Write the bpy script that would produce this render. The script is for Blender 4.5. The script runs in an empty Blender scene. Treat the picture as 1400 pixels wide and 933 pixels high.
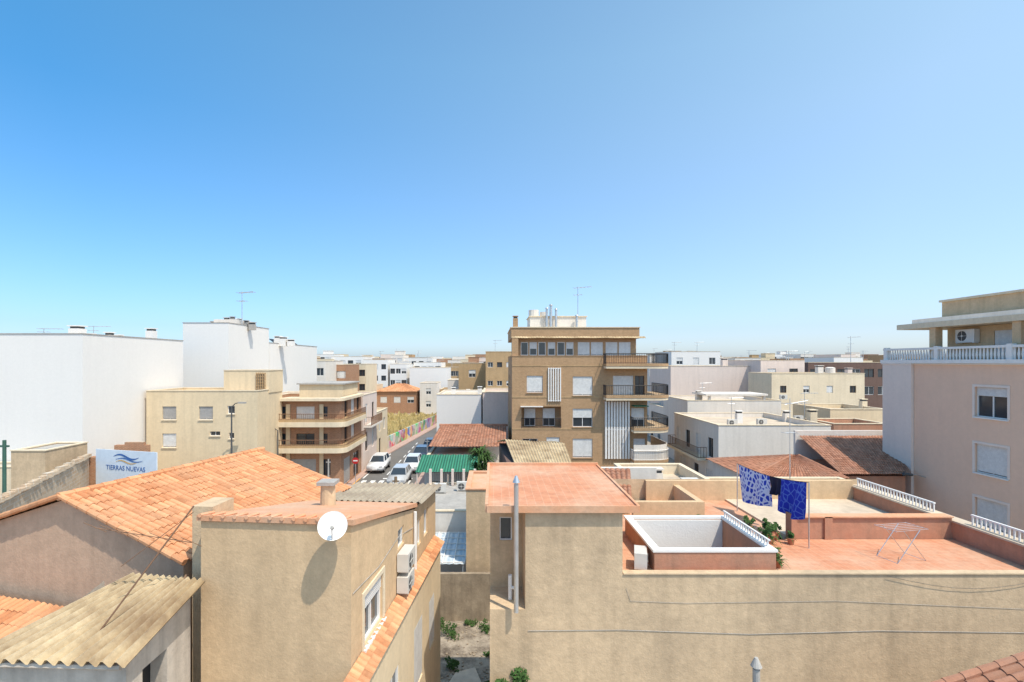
import bpy, bmesh, math, random
from mathutils import Vector, Matrix
random.seed(7)
SC=bpy.context.scene
COL=SC.collection
H=11.5
def X(px,d): return (px-675)/700*d
def Z(py,d): return H-(py-495)/700*d
# ------------------------------------------------------------ materials
def newmat(name):
    m=bpy.data.materials.new(name); m.use_nodes=True
    nt=m.node_tree; nt.nodes.clear()
    out=nt.nodes.new('ShaderNodeOutputMaterial'); b=nt.nodes.new('ShaderNodeBsdfPrincipled')
    nt.links.new(b.outputs[0],out.inputs[0])
    return m,nt,b
def N(nt,t,**k):
    n=nt.nodes.new(t)
    for a,v in k.items(): setattr(n,a,v)
    return n
def rgba(c): return (c[0],c[1],c[2],1)
def noise(nt,vec,scale,detail=4,rough=.6,mapscale=None):
    if mapscale:
        mp=N(nt,'ShaderNodeMapping'); mp.inputs['Scale'].default_value=mapscale
        nt.links.new(vec,mp.inputs['Vector']); vec=mp.outputs[0]
    n=N(nt,'ShaderNodeTexNoise'); n.inputs['Scale'].default_value=scale; n.inputs['Detail'].default_value=detail; n.inputs['Roughness'].default_value=rough
    nt.links.new(vec,n.inputs['Vector']); return n.outputs['Fac']
def ramp(nt,f,a,b,va=0,vb=1):
    n=N(nt,'ShaderNodeMapRange'); n.inputs[1].default_value=a; n.inputs[2].default_value=b; n.inputs[3].default_value=va; n.inputs[4].default_value=vb
    nt.links.new(f,n.inputs[0]); return n.outputs[0]
def mix(nt,f,a,b,mode='MIX'):
    n=N(nt,'ShaderNodeMix',data_type='RGBA',blend_type=mode)
    for s,v in ((0,f),(6,a),(7,b)):
        if isinstance(v,(int,float)): n.inputs[s].default_value=v
        elif isinstance(v,tuple): n.inputs[s].default_value=rgba(v)
        else: nt.links.new(v,n.inputs[s])
    return n.outputs[2]
def geo(nt): return N(nt,'ShaderNodeNewGeometry').outputs['Position']
def grime(nt,base,dirt,streak,dirtcol,scale=1.0,gr=.14):
    p=geo(nt)
    c=mix(nt,ramp(nt,noise(nt,p,.55*scale,6,.68),.42,.68,0,dirt),base,dirtcol)
    if streak>0: c=mix(nt,ramp(nt,noise(nt,p,1.0,4,.6,(2.6*scale,2.6*scale,.16)),.46,.72,0,streak),c,tuple(x*.55 for x in dirtcol))
    g=ramp(nt,noise(nt,p,5*scale,6,.78),.3,.7,1-gr*1.2,1+gr*.8)
    cc=N(nt,'ShaderNodeCombineColor'); 
    for i in range(3): nt.links.new(g,cc.inputs[i])
    return mix(nt,1.0,c,cc.outputs[0],'MULTIPLY')
def bump(nt,b,scale,strength,dist=.02,h=None):
    if h is None: h=noise(nt,geo(nt),scale,4,.7)
    n=N(nt,'ShaderNodeBump'); n.inputs['Strength'].default_value=strength; n.inputs['Distance'].default_value=dist
    nt.links.new(h,n.inputs['Height']); nt.links.new(n.outputs[0],b.inputs['Normal'])
def plaster(name,col,dirt=.35,streak=.3,rough=.93,bmp=.4,scale=1.,dc=None,gr=.12):
    m,nt,b=newmat(name)
    dc=dc or tuple(x*.62 for x in col)
    nt.links.new(grime(nt,tuple(col),dirt,streak,dc,scale,gr),b.inputs['Base Color'])
    b.inputs['Roughness'].default_value=rough; b.inputs['Specular IOR Level'].default_value=.2
    bump(nt,b,14*scale,bmp); return m
def plain(name,col,rough=.6,metal=0,spec=.4,var=.12):
    m,nt,b=newmat(name)
    g=ramp(nt,noise(nt,geo(nt),3,3,.6),.3,.7,1-var,1+var)
    cc=N(nt,'ShaderNodeCombineColor')
    for i in range(3): nt.links.new(g,cc.inputs[i])
    nt.links.new(mix(nt,1.0,tuple(col),cc.outputs[0],'MULTIPLY'),b.inputs['Base Color'])
    b.inputs['Roughness'].default_value=rough; b.inputs['Metallic'].default_value=metal; b.inputs['Specular IOR Level'].default_value=spec
    return m
def brickmat(name,c1,c2,mortar,bw=.25,bh=.08,flat=False,off=.5,ms=.01,dirt=.3,streak=.15,dc=None):
    m,nt,b=newmat(name); p=geo(nt)
    if flat: vec=p
    else:
        s=N(nt,'ShaderNodeSeparateXYZ'); nt.links.new(p,s.inputs[0])
        a=N(nt,'ShaderNodeMath',operation='ADD'); nt.links.new(s.outputs[0],a.inputs[0]); nt.links.new(s.outputs[1],a.inputs[1])
        c=N(nt,'ShaderNodeCombineXYZ'); nt.links.new(a.outputs[0],c.inputs[0]); nt.links.new(s.outputs[2],c.inputs[1]); vec=c.outputs[0]
    t=N(nt,'ShaderNodeTexBrick'); t.offset=off; nt.links.new(vec,t.inputs['Vector'])
    t.inputs['Scale'].default_value=1; t.inputs['Brick Width'].default_value=bw; t.inputs['Row Height'].default_value=bh; t.inputs['Mortar Size'].default_value=ms
    t.inputs['Color1'].default_value=rgba(c1); t.inputs['Color2'].default_value=rgba(c2); t.inputs['Mortar'].default_value=rgba(mortar)
    nt.links.new(grime(nt,t.outputs['Color'],dirt,streak,dc or tuple(x*.7 for x in c1)),b.inputs['Base Color'])
    b.inputs['Roughness'].default_value=.9; b.inputs['Specular IOR Level'].default_value=.2
    bump(nt,b,10,.3); return m
def attrmat(name,ca,cb,dirt,rough=.85,amt=.45):
    m,nt,b=newmat(name)
    a=N(nt,'ShaderNodeAttribute',attribute_name='Col')
    c=mix(nt,a.outputs['Fac'],ca,cb)
    c=grime(nt,c,amt,.0,dirt,1.6)
    nt.links.new(c,b.inputs['Base Color']); b.inputs['Roughness'].default_value=rough; b.inputs['Specular IOR Level'].default_value=.2
    bump(nt,b,30,.3); return m
def wavemat(name,ca,cb,scale,direction='Z',rough=.5,bmp=.4):
    m,nt,b=newmat(name)
    w=N(nt,'ShaderNodeTexWave',bands_direction=direction); w.inputs['Scale'].default_value=scale; w.inputs['Distortion'].default_value=0
    nt.links.new(geo(nt),w.inputs['Vector'])
    c=mix(nt,w.outputs['Fac'],ca,cb); c=grime(nt,c,.25,.1,tuple(x*.7 for x in ca))
    nt.links.new(c,b.inputs['Base Color']); b.inputs['Roughness'].default_value=rough
    bump(nt,b,1,bmp,.02,w.outputs['Fac']); return m

M={}
M['tan']=plaster('tan_render',(.67,.475,.285),.5,.22,dc=(.53,.37,.225))
M['tan2']=plaster('ochre_render',(.64,.475,.305),.75,.32,dc=(.47,.35,.23),scale=.8,bmp=.6,gr=.15)
M['grimy']=plaster('grimy_cement_render',(.44,.35,.25),.9,.7,dc=(.22,.17,.12),scale=.9,bmp=.6)
M['brownwall']=plaster('brown_render',(.60,.41,.28),.5,.25,dc=(.48,.33,.23))
M['cream']=plaster('cream_render',(.77,.64,.46),.25,.15,gr=.08)
M['creamyel']=plaster('yellow_cream_render',(.75,.60,.40),.25,.15,gr=.08)
M['white']=plaster('white_render',(.80,.765,.72),.10,.03,dc=(.70,.66,.61),gr=.03)
M['white2']=plaster('offwhite_render',(.77,.705,.63),.25,.16,dc=(.60,.53,.45),gr=.06)
M['shedwall']=plaster('dirty_whitewash',(.60,.53,.45),.7,.5,dc=(.40,.34,.28))
M['pinkwhite']=plaster('pinkish_render',(.76,.63,.55),.25,.15,dc=(.60,.49,.42),gr=.06)
M['pink']=plaster('pink_render',(.84,.575,.42),.10,.05,gr=.04)
M['pinklight']=plaster('pale_pink_render',(.82,.69,.60),.08,.05,gr=.04)
M['grey']=plaster('grey_cement',(.45,.42,.38),.5,.3)
M['dkgrey']=plain('dark_grey',(.09,.09,.09),.7)
M['ochre']=plaster('ochre_wall',(.52,.35,.19),.4,.2)
M['brown']=plaster('dark_brown_wall',(.17,.11,.09),.3,.2)
M['redpar']=plaster('terracotta_paint',(.50,.24,.15),.6,.4,dc=(.42,.27,.19))
M['brick']=brickmat('brown_brick',(.48,.285,.15),(.40,.235,.12),(.52,.38,.24),.25,.075,dirt=.2,streak=.08)
M['redbrick']=brickmat('red_brick',(.45,.22,.12),(.36,.17,.09),(.48,.36,.26),.25,.08,dirt=.2)
M['oldbrick']=brickmat('worn_block',(.62,.49,.35),(.54,.38,.25),(.6,.52,.42),.4,.2,dirt=.5,ms=.02)
M['deck']=brickmat('terracotta_floor_tile',(.60,.27,.15),(.55,.235,.13),(.60,.33,.21),.2,.2,True,0,.008,.9,0,dc=(.62,.40,.27))
M['deck2']=plaster('painted_terracotta_roof',(.68,.33,.18),.8,.0,dc=(.60,.42,.29))
M['deckc']=plaster('pale_terrace_floor',(.64,.52,.39),.7,0)
M['tile']=attrmat('clay_roof_tile',(.42,.17,.075),(.78,.38,.19),(.54,.36,.22))
M['tiled']=attrmat('weathered_roof_tile',(.27,.115,.065),(.50,.235,.145),(.32,.21,.15))
M['fibro']=attrmat('fibre_cement_sheet',(.48,.36,.21),(.62,.49,.31),(.22,.14,.08),amt=.85)
M['fibrog']=attrmat('grey_fibre_cement_sheet',(.36,.30,.22),(.48,.40,.30),(.22,.16,.12),amt=.7)
M['whitep']=plain('white_paint',(.79,.76,.72),.5,var=.05)
M['acw']=plain('aged_white_casing',(.62,.59,.54),.5,var=.08)
M['frame']=plain('white_window_frame',(.78,.76,.73),.4,var=.04)
M['brownframe']=plain('brown_window_frame',(.10,.06,.04),.5)
M['shut']=wavemat('white_roller_shutter',(.66,.65,.62),(.79,.77,.74),6.5)
M['shutg']=wavemat('grey_roller_shutter',(.34,.32,.30),(.44,.42,.40),6.5)
m,nt,b=newmat('window_glass'); b.inputs['Base Color'].default_value=(.035,.045,.055,1); b.inputs['Roughness'].default_value=.08; b.inputs['Specular IOR Level'].default_value=.8; M['glass']=m
M['black']=plain('black_metal',(.02,.02,.022),.5)
M['steel']=plain('galvanised_steel',(.55,.56,.57),.35,.7)
M['rust']=plain('rusty_metal',(.20,.11,.065),.8)
M['wood']=plain('weathered_wood',(.22,.15,.09),.85)
M['navy']=plain('navy_cloth',(.012,.014,.04),.9)
M['asphalt']=plaster('asphalt',(.17,.16,.15),.4,0,bmp=.3)
M['pave']=brickmat('pavement_slab',(.52,.36,.30),(.48,.33,.27),(.36,.27,.23),.4,.4,True,0,.012)
M['mark']=plain('road_marking_paint',(.75,.74,.72),.7)
M['markor']=plain('yellow_kerb_paint',(.65,.33,.08),.7)
M['dirt']=plaster('dry_dirt',(.40,.33,.25),.95,0,dc=(.10,.075,.055),scale=2.2,gr=.25)
M['land']=plaster('dusty_ground',(.36,.31,.25),.5,0,scale=.3)
M['drygrass']=plaster('dry_grass_ground',(.50,.40,.21),.8,0,scale=.5,dc=(.27,.22,.10),gr=.3)
M['leaf']=plaster('green_leaves',(.055,.11,.03),.6,0,scale=2,dc=(.10,.16,.05))
M['straw']=plaster('dry_grass_blades',(.55,.43,.20),.6,0,scale=2,dc=(.30,.26,.10))
M['pot']=plain('clay_pot',(.42,.17,.09),.8)
M['green']=wavemat('green_striped_awning',(.01,.09,.045),(.05,.26,.15),1.6,'X',.7)
M['skyl']=wavemat('blue_white_sheeting',(.46,.55,.62),(.70,.74,.76),1.2,'X',.35)
M['redlight']=plain('tail_light_red',(.35,.01,.01),.3)
M['lamp']=plain('clear_lens',(.7,.7,.7),.2)
M['tyre']=plain('rubber',(.02,.02,.02),.8)
M['greenpole']=plain('green_paint',(.05,.12,.09),.6)
M['signface']=plain('pale_blue_sign_face',(.66,.73,.80),.5,var=.05)
def paint(name,c):
    m,nt,b=newmat(name); b.inputs['Base Color'].default_value=rgba(c); b.inputs['Roughness'].default_value=.3; b.inputs['Coat Weight'].default_value=.6; return m
m,nt,b=newmat('painted_mural')
v=N(nt,'ShaderNodeTexVoronoi'); v.inputs['Scale'].default_value=.8
nz=N(nt,'ShaderNodeTexNoise'); nz.inputs['Scale'].default_value=1.1; nt.links.new(geo(nt),nz.inputs['Vector'])
nt.links.new(mix(nt,.8,geo(nt),nz.outputs['Color'],'ADD'),v.inputs['Vector'])
c=mix(nt,1.0,v.outputs['Color'],(.75,.62,.50),'MULTIPLY')
nt.links.new(mix(nt,ramp(nt,noise(nt,geo(nt),.7),.40,.50,.15,.85),(.62,.56,.48),c),b.inputs['Base Color']); b.inputs['Roughness'].default_value=.85
M['mural']=m
def towelmat(name,base,line,sc,w):
    m,nt,b=newmat(name)
    v=N(nt,'ShaderNodeTexVoronoi',feature='DISTANCE_TO_EDGE'); v.inputs['Scale'].default_value=sc; nt.links.new(geo(nt),v.inputs['Vector'])
    nt.links.new(mix(nt,ramp(nt,v.outputs['Distance'],w*.5,w),line,base),b.inputs['Base Color']); b.inputs['Roughness'].default_value=.95; return m
M['towel']=towelmat('blue_patterned_towel',(.008,.028,.42),(.08,.16,.58),5,.08)
M['towel2']=towelmat('pale_blue_towel',(.012,.05,.48),(.55,.65,.85),6.5,.20)
# ------------------------------------------------------------ mesh builder
class MB:
    def __init__(s): s.v=[];s.f=[];s.m=[];s.c=[]
    def face(s,pts,m=0,c=.5):
        i=len(s.v); s.v+= [tuple(p) for p in pts]; s.f.append(tuple(range(i,i+len(pts)))); s.m.append(m); s.c.append(c)
    def box(s,x0,x1,y0,y1,z0,z1,m=0):
        if x1<x0:x0,x1=x1,x0
        if y1<y0:y0,y1=y1,y0
        i=len(s.v)
        s.v+=[(x0,y0,z0),(x1,y0,z0),(x1,y1,z0),(x0,y1,z0),(x0,y0,z1),(x1,y0,z1),(x1,y1,z1),(x0,y1,z1)]
        for f in ((0,3,2,1),(4,5,6,7),(0,1,5,4),(1,2,6,5),(2,3,7,6),(3,0,4,7)):
            s.f.append(tuple(i+k for k in f)); s.m.append(m); s.c.append(.5)
        return s
    def cyl(s,p0,p1,r0,r1=None,n=8,m=0):
        r1=r0 if r1 is None else r1
        p0=Vector(p0);p1=Vector(p1);d=(p1-p0).normalized()
        a=d.orthogonal().normalized(); b=d.cross(a); i=len(s.v)
        for p,r in((p0,r0),(p1,r1)):
            for k in range(n):
                t=2*math.pi*(k+.5)/n; s.v.append(tuple(p+a*r*math.cos(t)+b*r*math.sin(t)))
        for k in range(n):
            j=(k+1)%n; s.f.append((i+k,i+j,i+n+j,i+n+k)); s.m.append(m); s.c.append(.5)
        s.f.append(tuple(i+k for k in range(n))[::-1]); s.m.append(m); s.c.append(.5)
        s.f.append(tuple(i+n+k for k in range(n))); s.m.append(m); s.c.append(.5)
        return s
    def tube(s,pts,r,n=5,m=0):
        for a,b in zip(pts[:-1],pts[1:]): s.cyl(a,b,r,r,n,m)
        return s
    def prism(s,poly,z0,z1,m=0):
        n=len(poly); i=len(s.v)
        s.v+=[(p[0],p[1],z0) for p in poly]+[(p[0],p[1],z1) for p in poly]
        for k in range(n):
            j=(k+1)%n; s.f.append((i+k,i+j,i+n+j,i+n+k)); s.m.append(m); s.c.append(.5)
        s.f.append(tuple(range(i,i+n))[::-1]); s.m.append(m); s.c.append(.5)
        s.f.append(tuple(range(i+n,i+2*n))); s.m.append(m); s.c.append(.5)
        return s
    def rail(s,pts,z0,z1,sp=.14,r=.012,m=0,bars=True,top=.025):
        for a,b in zip(pts[:-1],pts[1:]):
            s.cyl((a[0],a[1],z1),(b[0],b[1],z1),top,top,4,m); s.cyl((a[0],a[1],z0+.06),(b[0],b[1],z0+.06),r*1.3,None,4,m)
            L=math.hypot(b[0]-a[0],b[1]-a[1]); n=max(1,int(L/sp))
            if bars:
                for k in range(n+1):
                    t=k/n; x=a[0]+(b[0]-a[0])*t; y=a[1]+(b[1]-a[1])*t
                    s.cyl((x,y,z0),(x,y,z1),r,r,4,m)
        return s
class Fr:
    def __init__(s,o,u,n): s.o=o;s.u=u;s.n=n
    def pt(s,a,b,c=0): return (s.o[0]+s.u[0]*a+s.n[0]*c, s.o[1]+s.u[1]*a+s.n[1]*c, b)
def facade(mb,F,W,z0,z1,ops,m=0,rm=None):
    rm=m if rm is None else rm
    A=sorted({0,W}|{o[0] for o in ops}|{o[1] for o in ops}); B=sorted({z0,z1}|{o[2] for o in ops}|{o[3] for o in ops})
    for a0,a1 in zip(A[:-1],A[1:]):
        for b0,b1 in zip(B[:-1],B[1:]):
            ca=(a0+a1)/2; cb=(b0+b1)/2
            if any(o[0]<ca<o[1] and o[2]<cb<o[3] for o in ops): continue
            mb.face([F.pt(a0,b0),F.pt(a1,b0),F.pt(a1,b1),F.pt(a0,b1)],m)
    for o in ops:
        a0,a1,b0,b1=o[:4]; r=o[5] if len(o)>5 else .14
        P=[(a0,b0),(a1,b0),(a1,b1),(a0,b1)]
        for k in range(4):
            p=P[k];q=P[(k+1)%4]
            mb.face([F.pt(*p),F.pt(*q),F.pt(q[0],q[1],-r),F.pt(p[0],p[1],-r)],rm)
        if (o[4] if len(o)>4 else '')=='loggia':
            mb.face([F.pt(a0,b0,-r),F.pt(a1,b0,-r),F.pt(a1,b1,-r),F.pt(a0,b1,-r)],m)
def mesh(name,mb,mats,smooth=False,inv=None):
    me=bpy.data.meshes.new(name)
    vs=mb.v if inv is None else [tuple(inv@Vector(v)) for v in mb.v]
    me.from_pydata(vs,[],mb.f)
    for mm in mats: me.materials.append(mm)
    for p,k in zip(me.polygons,mb.m): p.material_index=k; p.use_smooth=smooth
    if any(abs(c-.5)>1e-6 for c in mb.c):
        at=me.color_attributes.new('Col','FLOAT_COLOR','CORNER')
        for p,c in zip(me.polygons,mb.c):
            for l in p.loop_indices: at.data[l].color=(c,c,c,1)
    me.update(); return me
def mats_of(l):
    if not isinstance(l,(list,tuple)): l=[l]
    return [M[k] if isinstance(k,str) else k for k in l]
class Thing:
    def __init__(s,name,label,cat,loc=(0,0,0),yaw=0,group=None):
        e=bpy.data.objects.new(name,None); e.empty_display_size=.3; COL.objects.link(e)
        e.location=loc; e.rotation_euler=(0,0,yaw); e['label']=label; e['category']=cat
        if group: e['group']=group
        s.e=e; s.mw=Matrix.Translation(Vector(loc))@Matrix.Rotation(yaw,4,'Z'); s.inv=s.mw.inverted()
    def part(s,name,mb,mats,parent=None,label=None,smooth=False,local=True):
        me=mesh(name,mb,mats_of(mats),smooth,None if local else s.inv)
        o=bpy.data.objects.new(name,me); COL.objects.link(o); o.parent=parent or s.e
        if label:o['label']=label
        return o
def solo(name,label,cat,mb,mats,group=None,smooth=False,kind=None):
    xs=[v[0] for v in mb.v];ys=[v[1] for v in mb.v];zs=[v[2] for v in mb.v]
    c=Vector(((min(xs)+max(xs))/2,(min(ys)+max(ys))/2,min(zs)))
    me=mesh(name,mb,mats_of(mats),smooth,Matrix.Translation(-c))
    o=bpy.data.objects.new(name,me); o.location=c; COL.objects.link(o)
    if kind: o['kind']=kind
    if label: o['label']=label
    if cat: o['category']=cat
    if group:o['group']=group
    return o
# windows ------------------------------------------------------
WC={}
def window(th,F,op,detail=False,parent=None):
    a0,a1,b0,b1=op[:4]; st=op[4] if len(op)>4 else 'glass'; r=op[5] if len(op)>5 else .14
    if st in('none','loggia'): return
    w=a1-a0;h=b1-b0; key=(round(w,2),round(h,2),st)
    nm='door' if st.startswith('door') else 'window'
    if key not in WC:
        t=.05 if min(w,h)>.5 else .03
        fr=MB()
        fr.box(-w/2,-w/2+t,-.05,.02,0,h).box(w/2-t,w/2,-.05,.02,0,h).box(-w/2+t,w/2-t,-.05,.02,0,t).box(-w/2+t,w/2-t,-.05,.02,h-t,h)
        if w>.75: fr.box(-t/2,t/2,-.045,.02,t,h-t)
        gl=MB(); gl.face([(-w/2+t,0,t),(w/2-t,0,t),(w/2-t,0,h-t),(-w/2+t,0,h-t)])
        sh=MB(); f={'shut':.97,'half':.5,'third':.28,'doorshut':.97,'doorhalf':.55,'shutg':.97,'halfg':.5}.get(st,0)
        if f: sh.box(-w/2+t*.5,w/2-t*.5,-.075,-.052,h-t-(h-2*t)*f,h-t*.4)
        fm='brownframe' if st in('brown','doorb') else 'frame'
        sm='shutg' if st.endswith('g') and f else 'shut'
        WC[key]=(mesh('window_frame',fr,mats_of(fm)),mesh('glass_pane',gl,mats_of('glass')),mesh('roller_shutter',sh,mats_of(sm)) if f else None)
        allm=MB()
        for k,mm in enumerate((fr,gl,sh)):
            i=len(allm.v); allm.v+=mm.v; allm.f+=[tuple(i+q for q in ff) for ff in mm.f]; allm.m+=[k]*len(mm.f); allm.c+=mm.c
        WC[key]+=(mesh(nm,allm,mats_of([fm,'glass',sm])),)
    fr,gl,sh,al=WC[key]
    ang=math.atan2(F.n[1],F.n[0])+math.pi/2; loc=F.pt((a0+a1)/2,b0,-r)
    if not detail:
        o=bpy.data.objects.new(nm,al); COL.objects.link(o); o.parent=parent or th.e; o.location=loc; o.rotation_euler=(0,0,ang)
        return o
    o=bpy.data.objects.new(nm,fr); COL.objects.link(o); o.parent=parent or th.e; o.location=loc; o.rotation_euler=(0,0,ang)
    for n2,me in (('glass_pane',gl),('roller_shutter',sh)):
        if me:
            c=bpy.data.objects.new(n2,me); COL.objects.link(c); c.parent=o
    return o
def sill(mb,F,op,m=0):
    a0,a1,b0=op[0]-.06,op[1]+.06,op[2]
    P=[F.pt(a0,b0-.06,.002),F.pt(a1,b0-.06,.002),F.pt(a1,b0-.06,.08),F.pt(a0,b0-.06,.08)]
    mb.prism([(p[0],p[1]) for p in P],b0-.07,b0-.005,m)
def building(name,label,x0,x1,y0,y1,h,wm,front=(),left=(),right=(),par=.5,roofm='deckc',coping='cream',z0=0,cat='building',group=None,detail=False,sills=False,yaw=0):
    th=Thing(name,label,cat,(x0,y0,0),yaw,group); W=x1-x0;D=y1-y0
    FF=Fr((0,0),(1,0),(0,-1)); FL=Fr((0,D),(0,-1),(-1,0)); FRt=Fr((W,0),(0,1),(1,0))
    mb=MB()
    facade(mb,FF,W,z0,h,front); facade(mb,FL,D,z0,h,left); facade(mb,FRt,D,z0,h,right)
    mb.face([(0,D,z0),(W,D,z0),(W,D,h),(0,D,h)])
    t=.18
    for q in (((t,t),(W-t,t)),((W-t,t),(W-t,D-t)),((W-t,D-t),(t,D-t)),((t,D-t),(t,t))):
        (a,b),(c,d)=q; mb.face([(a,b,h-par),(c,d,h-par),(c,d,h),(a,b,h)])
    th.wall=th.part('wall',mb,wm)
    r=MB(); r.box(t,W-t,t,D-t,h-par-.2,h-par); th.roof=th.part('roof',r,roofm)
    c=MB(); e=.04
    c.box(-e,W+e,-e,t+.02,h,h+.06).box(-e,W+e,D-t-.02,D+e,h,h+.06).box(-e,t+.02,t+.02,D-t-.02,h,h+.06).box(W-t-.02,W+e,t+.02,D-t-.02,h,h+.06)
    th.part('coping',c,coping)
    for F,ops in ((FF,front),(FL,left),(FRt,right)):
        for o in ops:
            window(th,F,o,detail)
            if sills and (o[4] if len(o)>4 else '') not in('none','loggia') and not (o[4] if len(o)>4 else '').startswith('door'):
                s=MB(); sill(s,F,o); th.part('sill',s,coping)
    return th
def opsF(d,x0,lst):
    return [(X(p[0],d)-x0,X(p[1],d)-x0,Z(p[3],d),Z(p[2],d))+tuple(p[4:]) for p in lst]
def opsL(D,y0,lst):
    return [(D-(p[1]-y0),D-(p[0]-y0))+tuple(p[2:]) for p in lst]
def gridops(W,h,nf,nc,w=1.1,hh=1.3,fh=2.9,style=('glass','shut','half'),base=None,rec=.14):
    out=[]; 
    for f in range(nf):
        z=(base if base is not None else h-nf*fh-.5+.0)+f*fh+.95
        for c in range(nc):
            a=W*(c+.5)/nc-w/2
            out.append((a,a+w,z,z+hh,random.choice(style),rec))
    return out
# patches ------------------------------------------------------
def tilepatch(mb,R0,R1,E0,E1,cw=.21,rh=.36,amp=.05,seg=6,m=0,var=.2,step=.014):
    R0,R1,E0,E1=map(Vector,(R0,R1,E0,E1))
    nu=max(2,int(round(max((R1-R0).length,(E1-E0).length)/cw))); nv=max(1,int(round(((E0-R0).length+(E1-R1).length)/2/rh)))
    nrm=(R1-R0 if (R1-R0).length>.01 else E1-E0).cross(E0-R0).normalized()
    if nrm.z<0: nrm=-nrm
    colc=[random.gauss(0,.08) for _ in range(nu)]
    colr=[[random.gauss(.58,var)+colc[i] for _ in range(nv)] for i in range(nu)]
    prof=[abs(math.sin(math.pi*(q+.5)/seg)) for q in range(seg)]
    for j in range(nv):
        i0=len(mb.v)
        for jj in (0,1):
            v=min((j+jj*1.04)/nv,1.02)
            for i in range(nu*seg+1):
                u=i/(nu*seg)
                a=amp*(abs(math.sin(math.pi*i/seg)))
                wob=.010*math.sin(i*.13+j*.9)
                p=(R0.lerp(R1,u)).lerp(E0.lerp(E1,u),v)+nrm*(a+wob+(step if jj else .0)+random.uniform(-.002,.002))
                mb.v.append(tuple(p)); 
        n=nu*seg+1
        for i in range(nu*seg):
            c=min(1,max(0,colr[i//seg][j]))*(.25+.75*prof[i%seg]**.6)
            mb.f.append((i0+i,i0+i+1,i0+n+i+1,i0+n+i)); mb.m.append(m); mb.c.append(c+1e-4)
        k0=len(mb.v)
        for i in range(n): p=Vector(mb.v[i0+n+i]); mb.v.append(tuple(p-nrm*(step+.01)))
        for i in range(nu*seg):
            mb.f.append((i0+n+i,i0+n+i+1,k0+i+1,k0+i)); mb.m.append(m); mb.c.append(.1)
def ridge(mb,a,b,r=.1,step=.4,m=0):
    a=Vector(a);b=Vector(b);n=max(1,int((b-a).length/step))
    for k in range(n):
        p=a.lerp(b,k/n);q=a.lerp(b,(k+1.08)/n); i=len(mb.f)
        mb.cyl(p,q,r*1.08,r*.9,8,m)
        c=random.random()*.6+.3
        for t in range(i,len(mb.f)): mb.c[t]=c
def corrug(mb,R0,R1,E0,E1,pitch=.17,amp=.03,nv=8,m=0):
    R0,R1,E0,E1=map(Vector,(R0,R1,E0,E1)); seg=6
    nu=max(2,int(max((R1-R0).length,(E1-E0).length)/pitch)); nrm=(R1-R0).cross(E0-R0).normalized()
    if nrm.z<0:nrm=-nrm
    n=nu*seg+1;i0=len(mb.v)
    for j in range(nv+1):
        for i in range(n):
            u=i/(n-1); v=j/nv
            mb.v.append(tuple((R0.lerp(R1,u)).lerp(E0.lerp(E1,u),v)+nrm*(amp*math.sin(2*math.pi*i/seg))))
    shc=[random.random() for _ in range(40)]
    for j in range(nv):
        for i in range(n-1):
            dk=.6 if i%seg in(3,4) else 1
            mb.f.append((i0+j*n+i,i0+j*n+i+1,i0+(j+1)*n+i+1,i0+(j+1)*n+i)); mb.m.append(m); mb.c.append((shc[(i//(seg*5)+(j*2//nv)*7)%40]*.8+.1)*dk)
# small things ------------------------------------------------
def ac_unit(x,y,z,label='white air conditioning unit fixed to a wall',w=.8,h=.55,dp=.3,yaw=0,group=None,mat='acw'):
    th=Thing('air_conditioner',label,'air conditioner',(x,y,z),yaw,group)
    mb=MB(); mb.box(-w/2,w/2,-dp,0,0.04,h); mb.box(-w/2+.05,-w/2+.1,-dp,0,0,.04).box(w/2-.1,w/2-.05,-dp,0,0,.04)
    th.part('casing',mb,mat)
    f=MB(); r=h*.36
    f.cyl((-w*.14,-dp-.012,h*.53),(-w*.14,-dp-.001,h*.53),r,r,16)
    th.part('fan_grille',f,'dkgrey')
    g=MB()
    g.cyl((-w*.14,-dp-.02,h*.53),(-w*.14,-dp-.014,h*.53),r*.2,None,16)
    g.box(-w*.14-r,-w*.14+r,-dp-.022,-dp-.014,h*.53-.008,h*.53+.008).box(-w*.14-.008,-w*.14+.008,-dp-.024,-dp-.016,h*.53-r,h*.53+r)
    th.part('guard',g,mat)
    return th
def antenna(x,y,z,h,label='metal television aerial on a thin mast',s=1,r=.03):
    th=Thing('television_aerial',label,'aerial',(x,y,z),random.uniform(-.6,.6))
    mb=MB().cyl((0,0,0),(0,0,h),r,r*.8,5); th.part('mast',mb,'steel')
    mb=MB(); L=1.1*s; mb.cyl((-L*.3,0,h*.95),(L,0,h*.98),r*.7,None,4)
    for k in range(6):
        x2=-L*.3+1.3*L*k/5; mb.cyl((x2,-.28*s,h*.96),(x2,.28*s,h*.96),r*.5,None,4)
    th.part('aerial_array',mb,'steel')
    mb=MB(); mb.cyl((-.35*s,0,h*.72),(.35*s,0,h*.72),r*.6,None,4); 
    for k in range(3): mb.cyl((-.3*s+.3*s*k,-.3*s,h*.72),(-.3*s+.3*s*k,.3*s,h*.72),r*.5,None,4)
    th.part('lower_aerial_array',mb,'steel'); return th
def flue(x,y,z,h,r=.12,mat='steel',label='metal flue pipe with a rain cap',name='flue_pipe'):
    th=Thing(name,label,'flue',(x,y,z))
    mb=MB().cyl((0,0,0),(0,0,h),r,r,12); th.part('pipe',mb,mat)
    mb=MB().cyl((0,0,h+.05),(0,0,h+.2),r*1.6,r*.5,12); mb.cyl((0,0,h-.02),(0,0,h+.06),r*.8,r*.8,6); th.part('cap',mb,mat)
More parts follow.
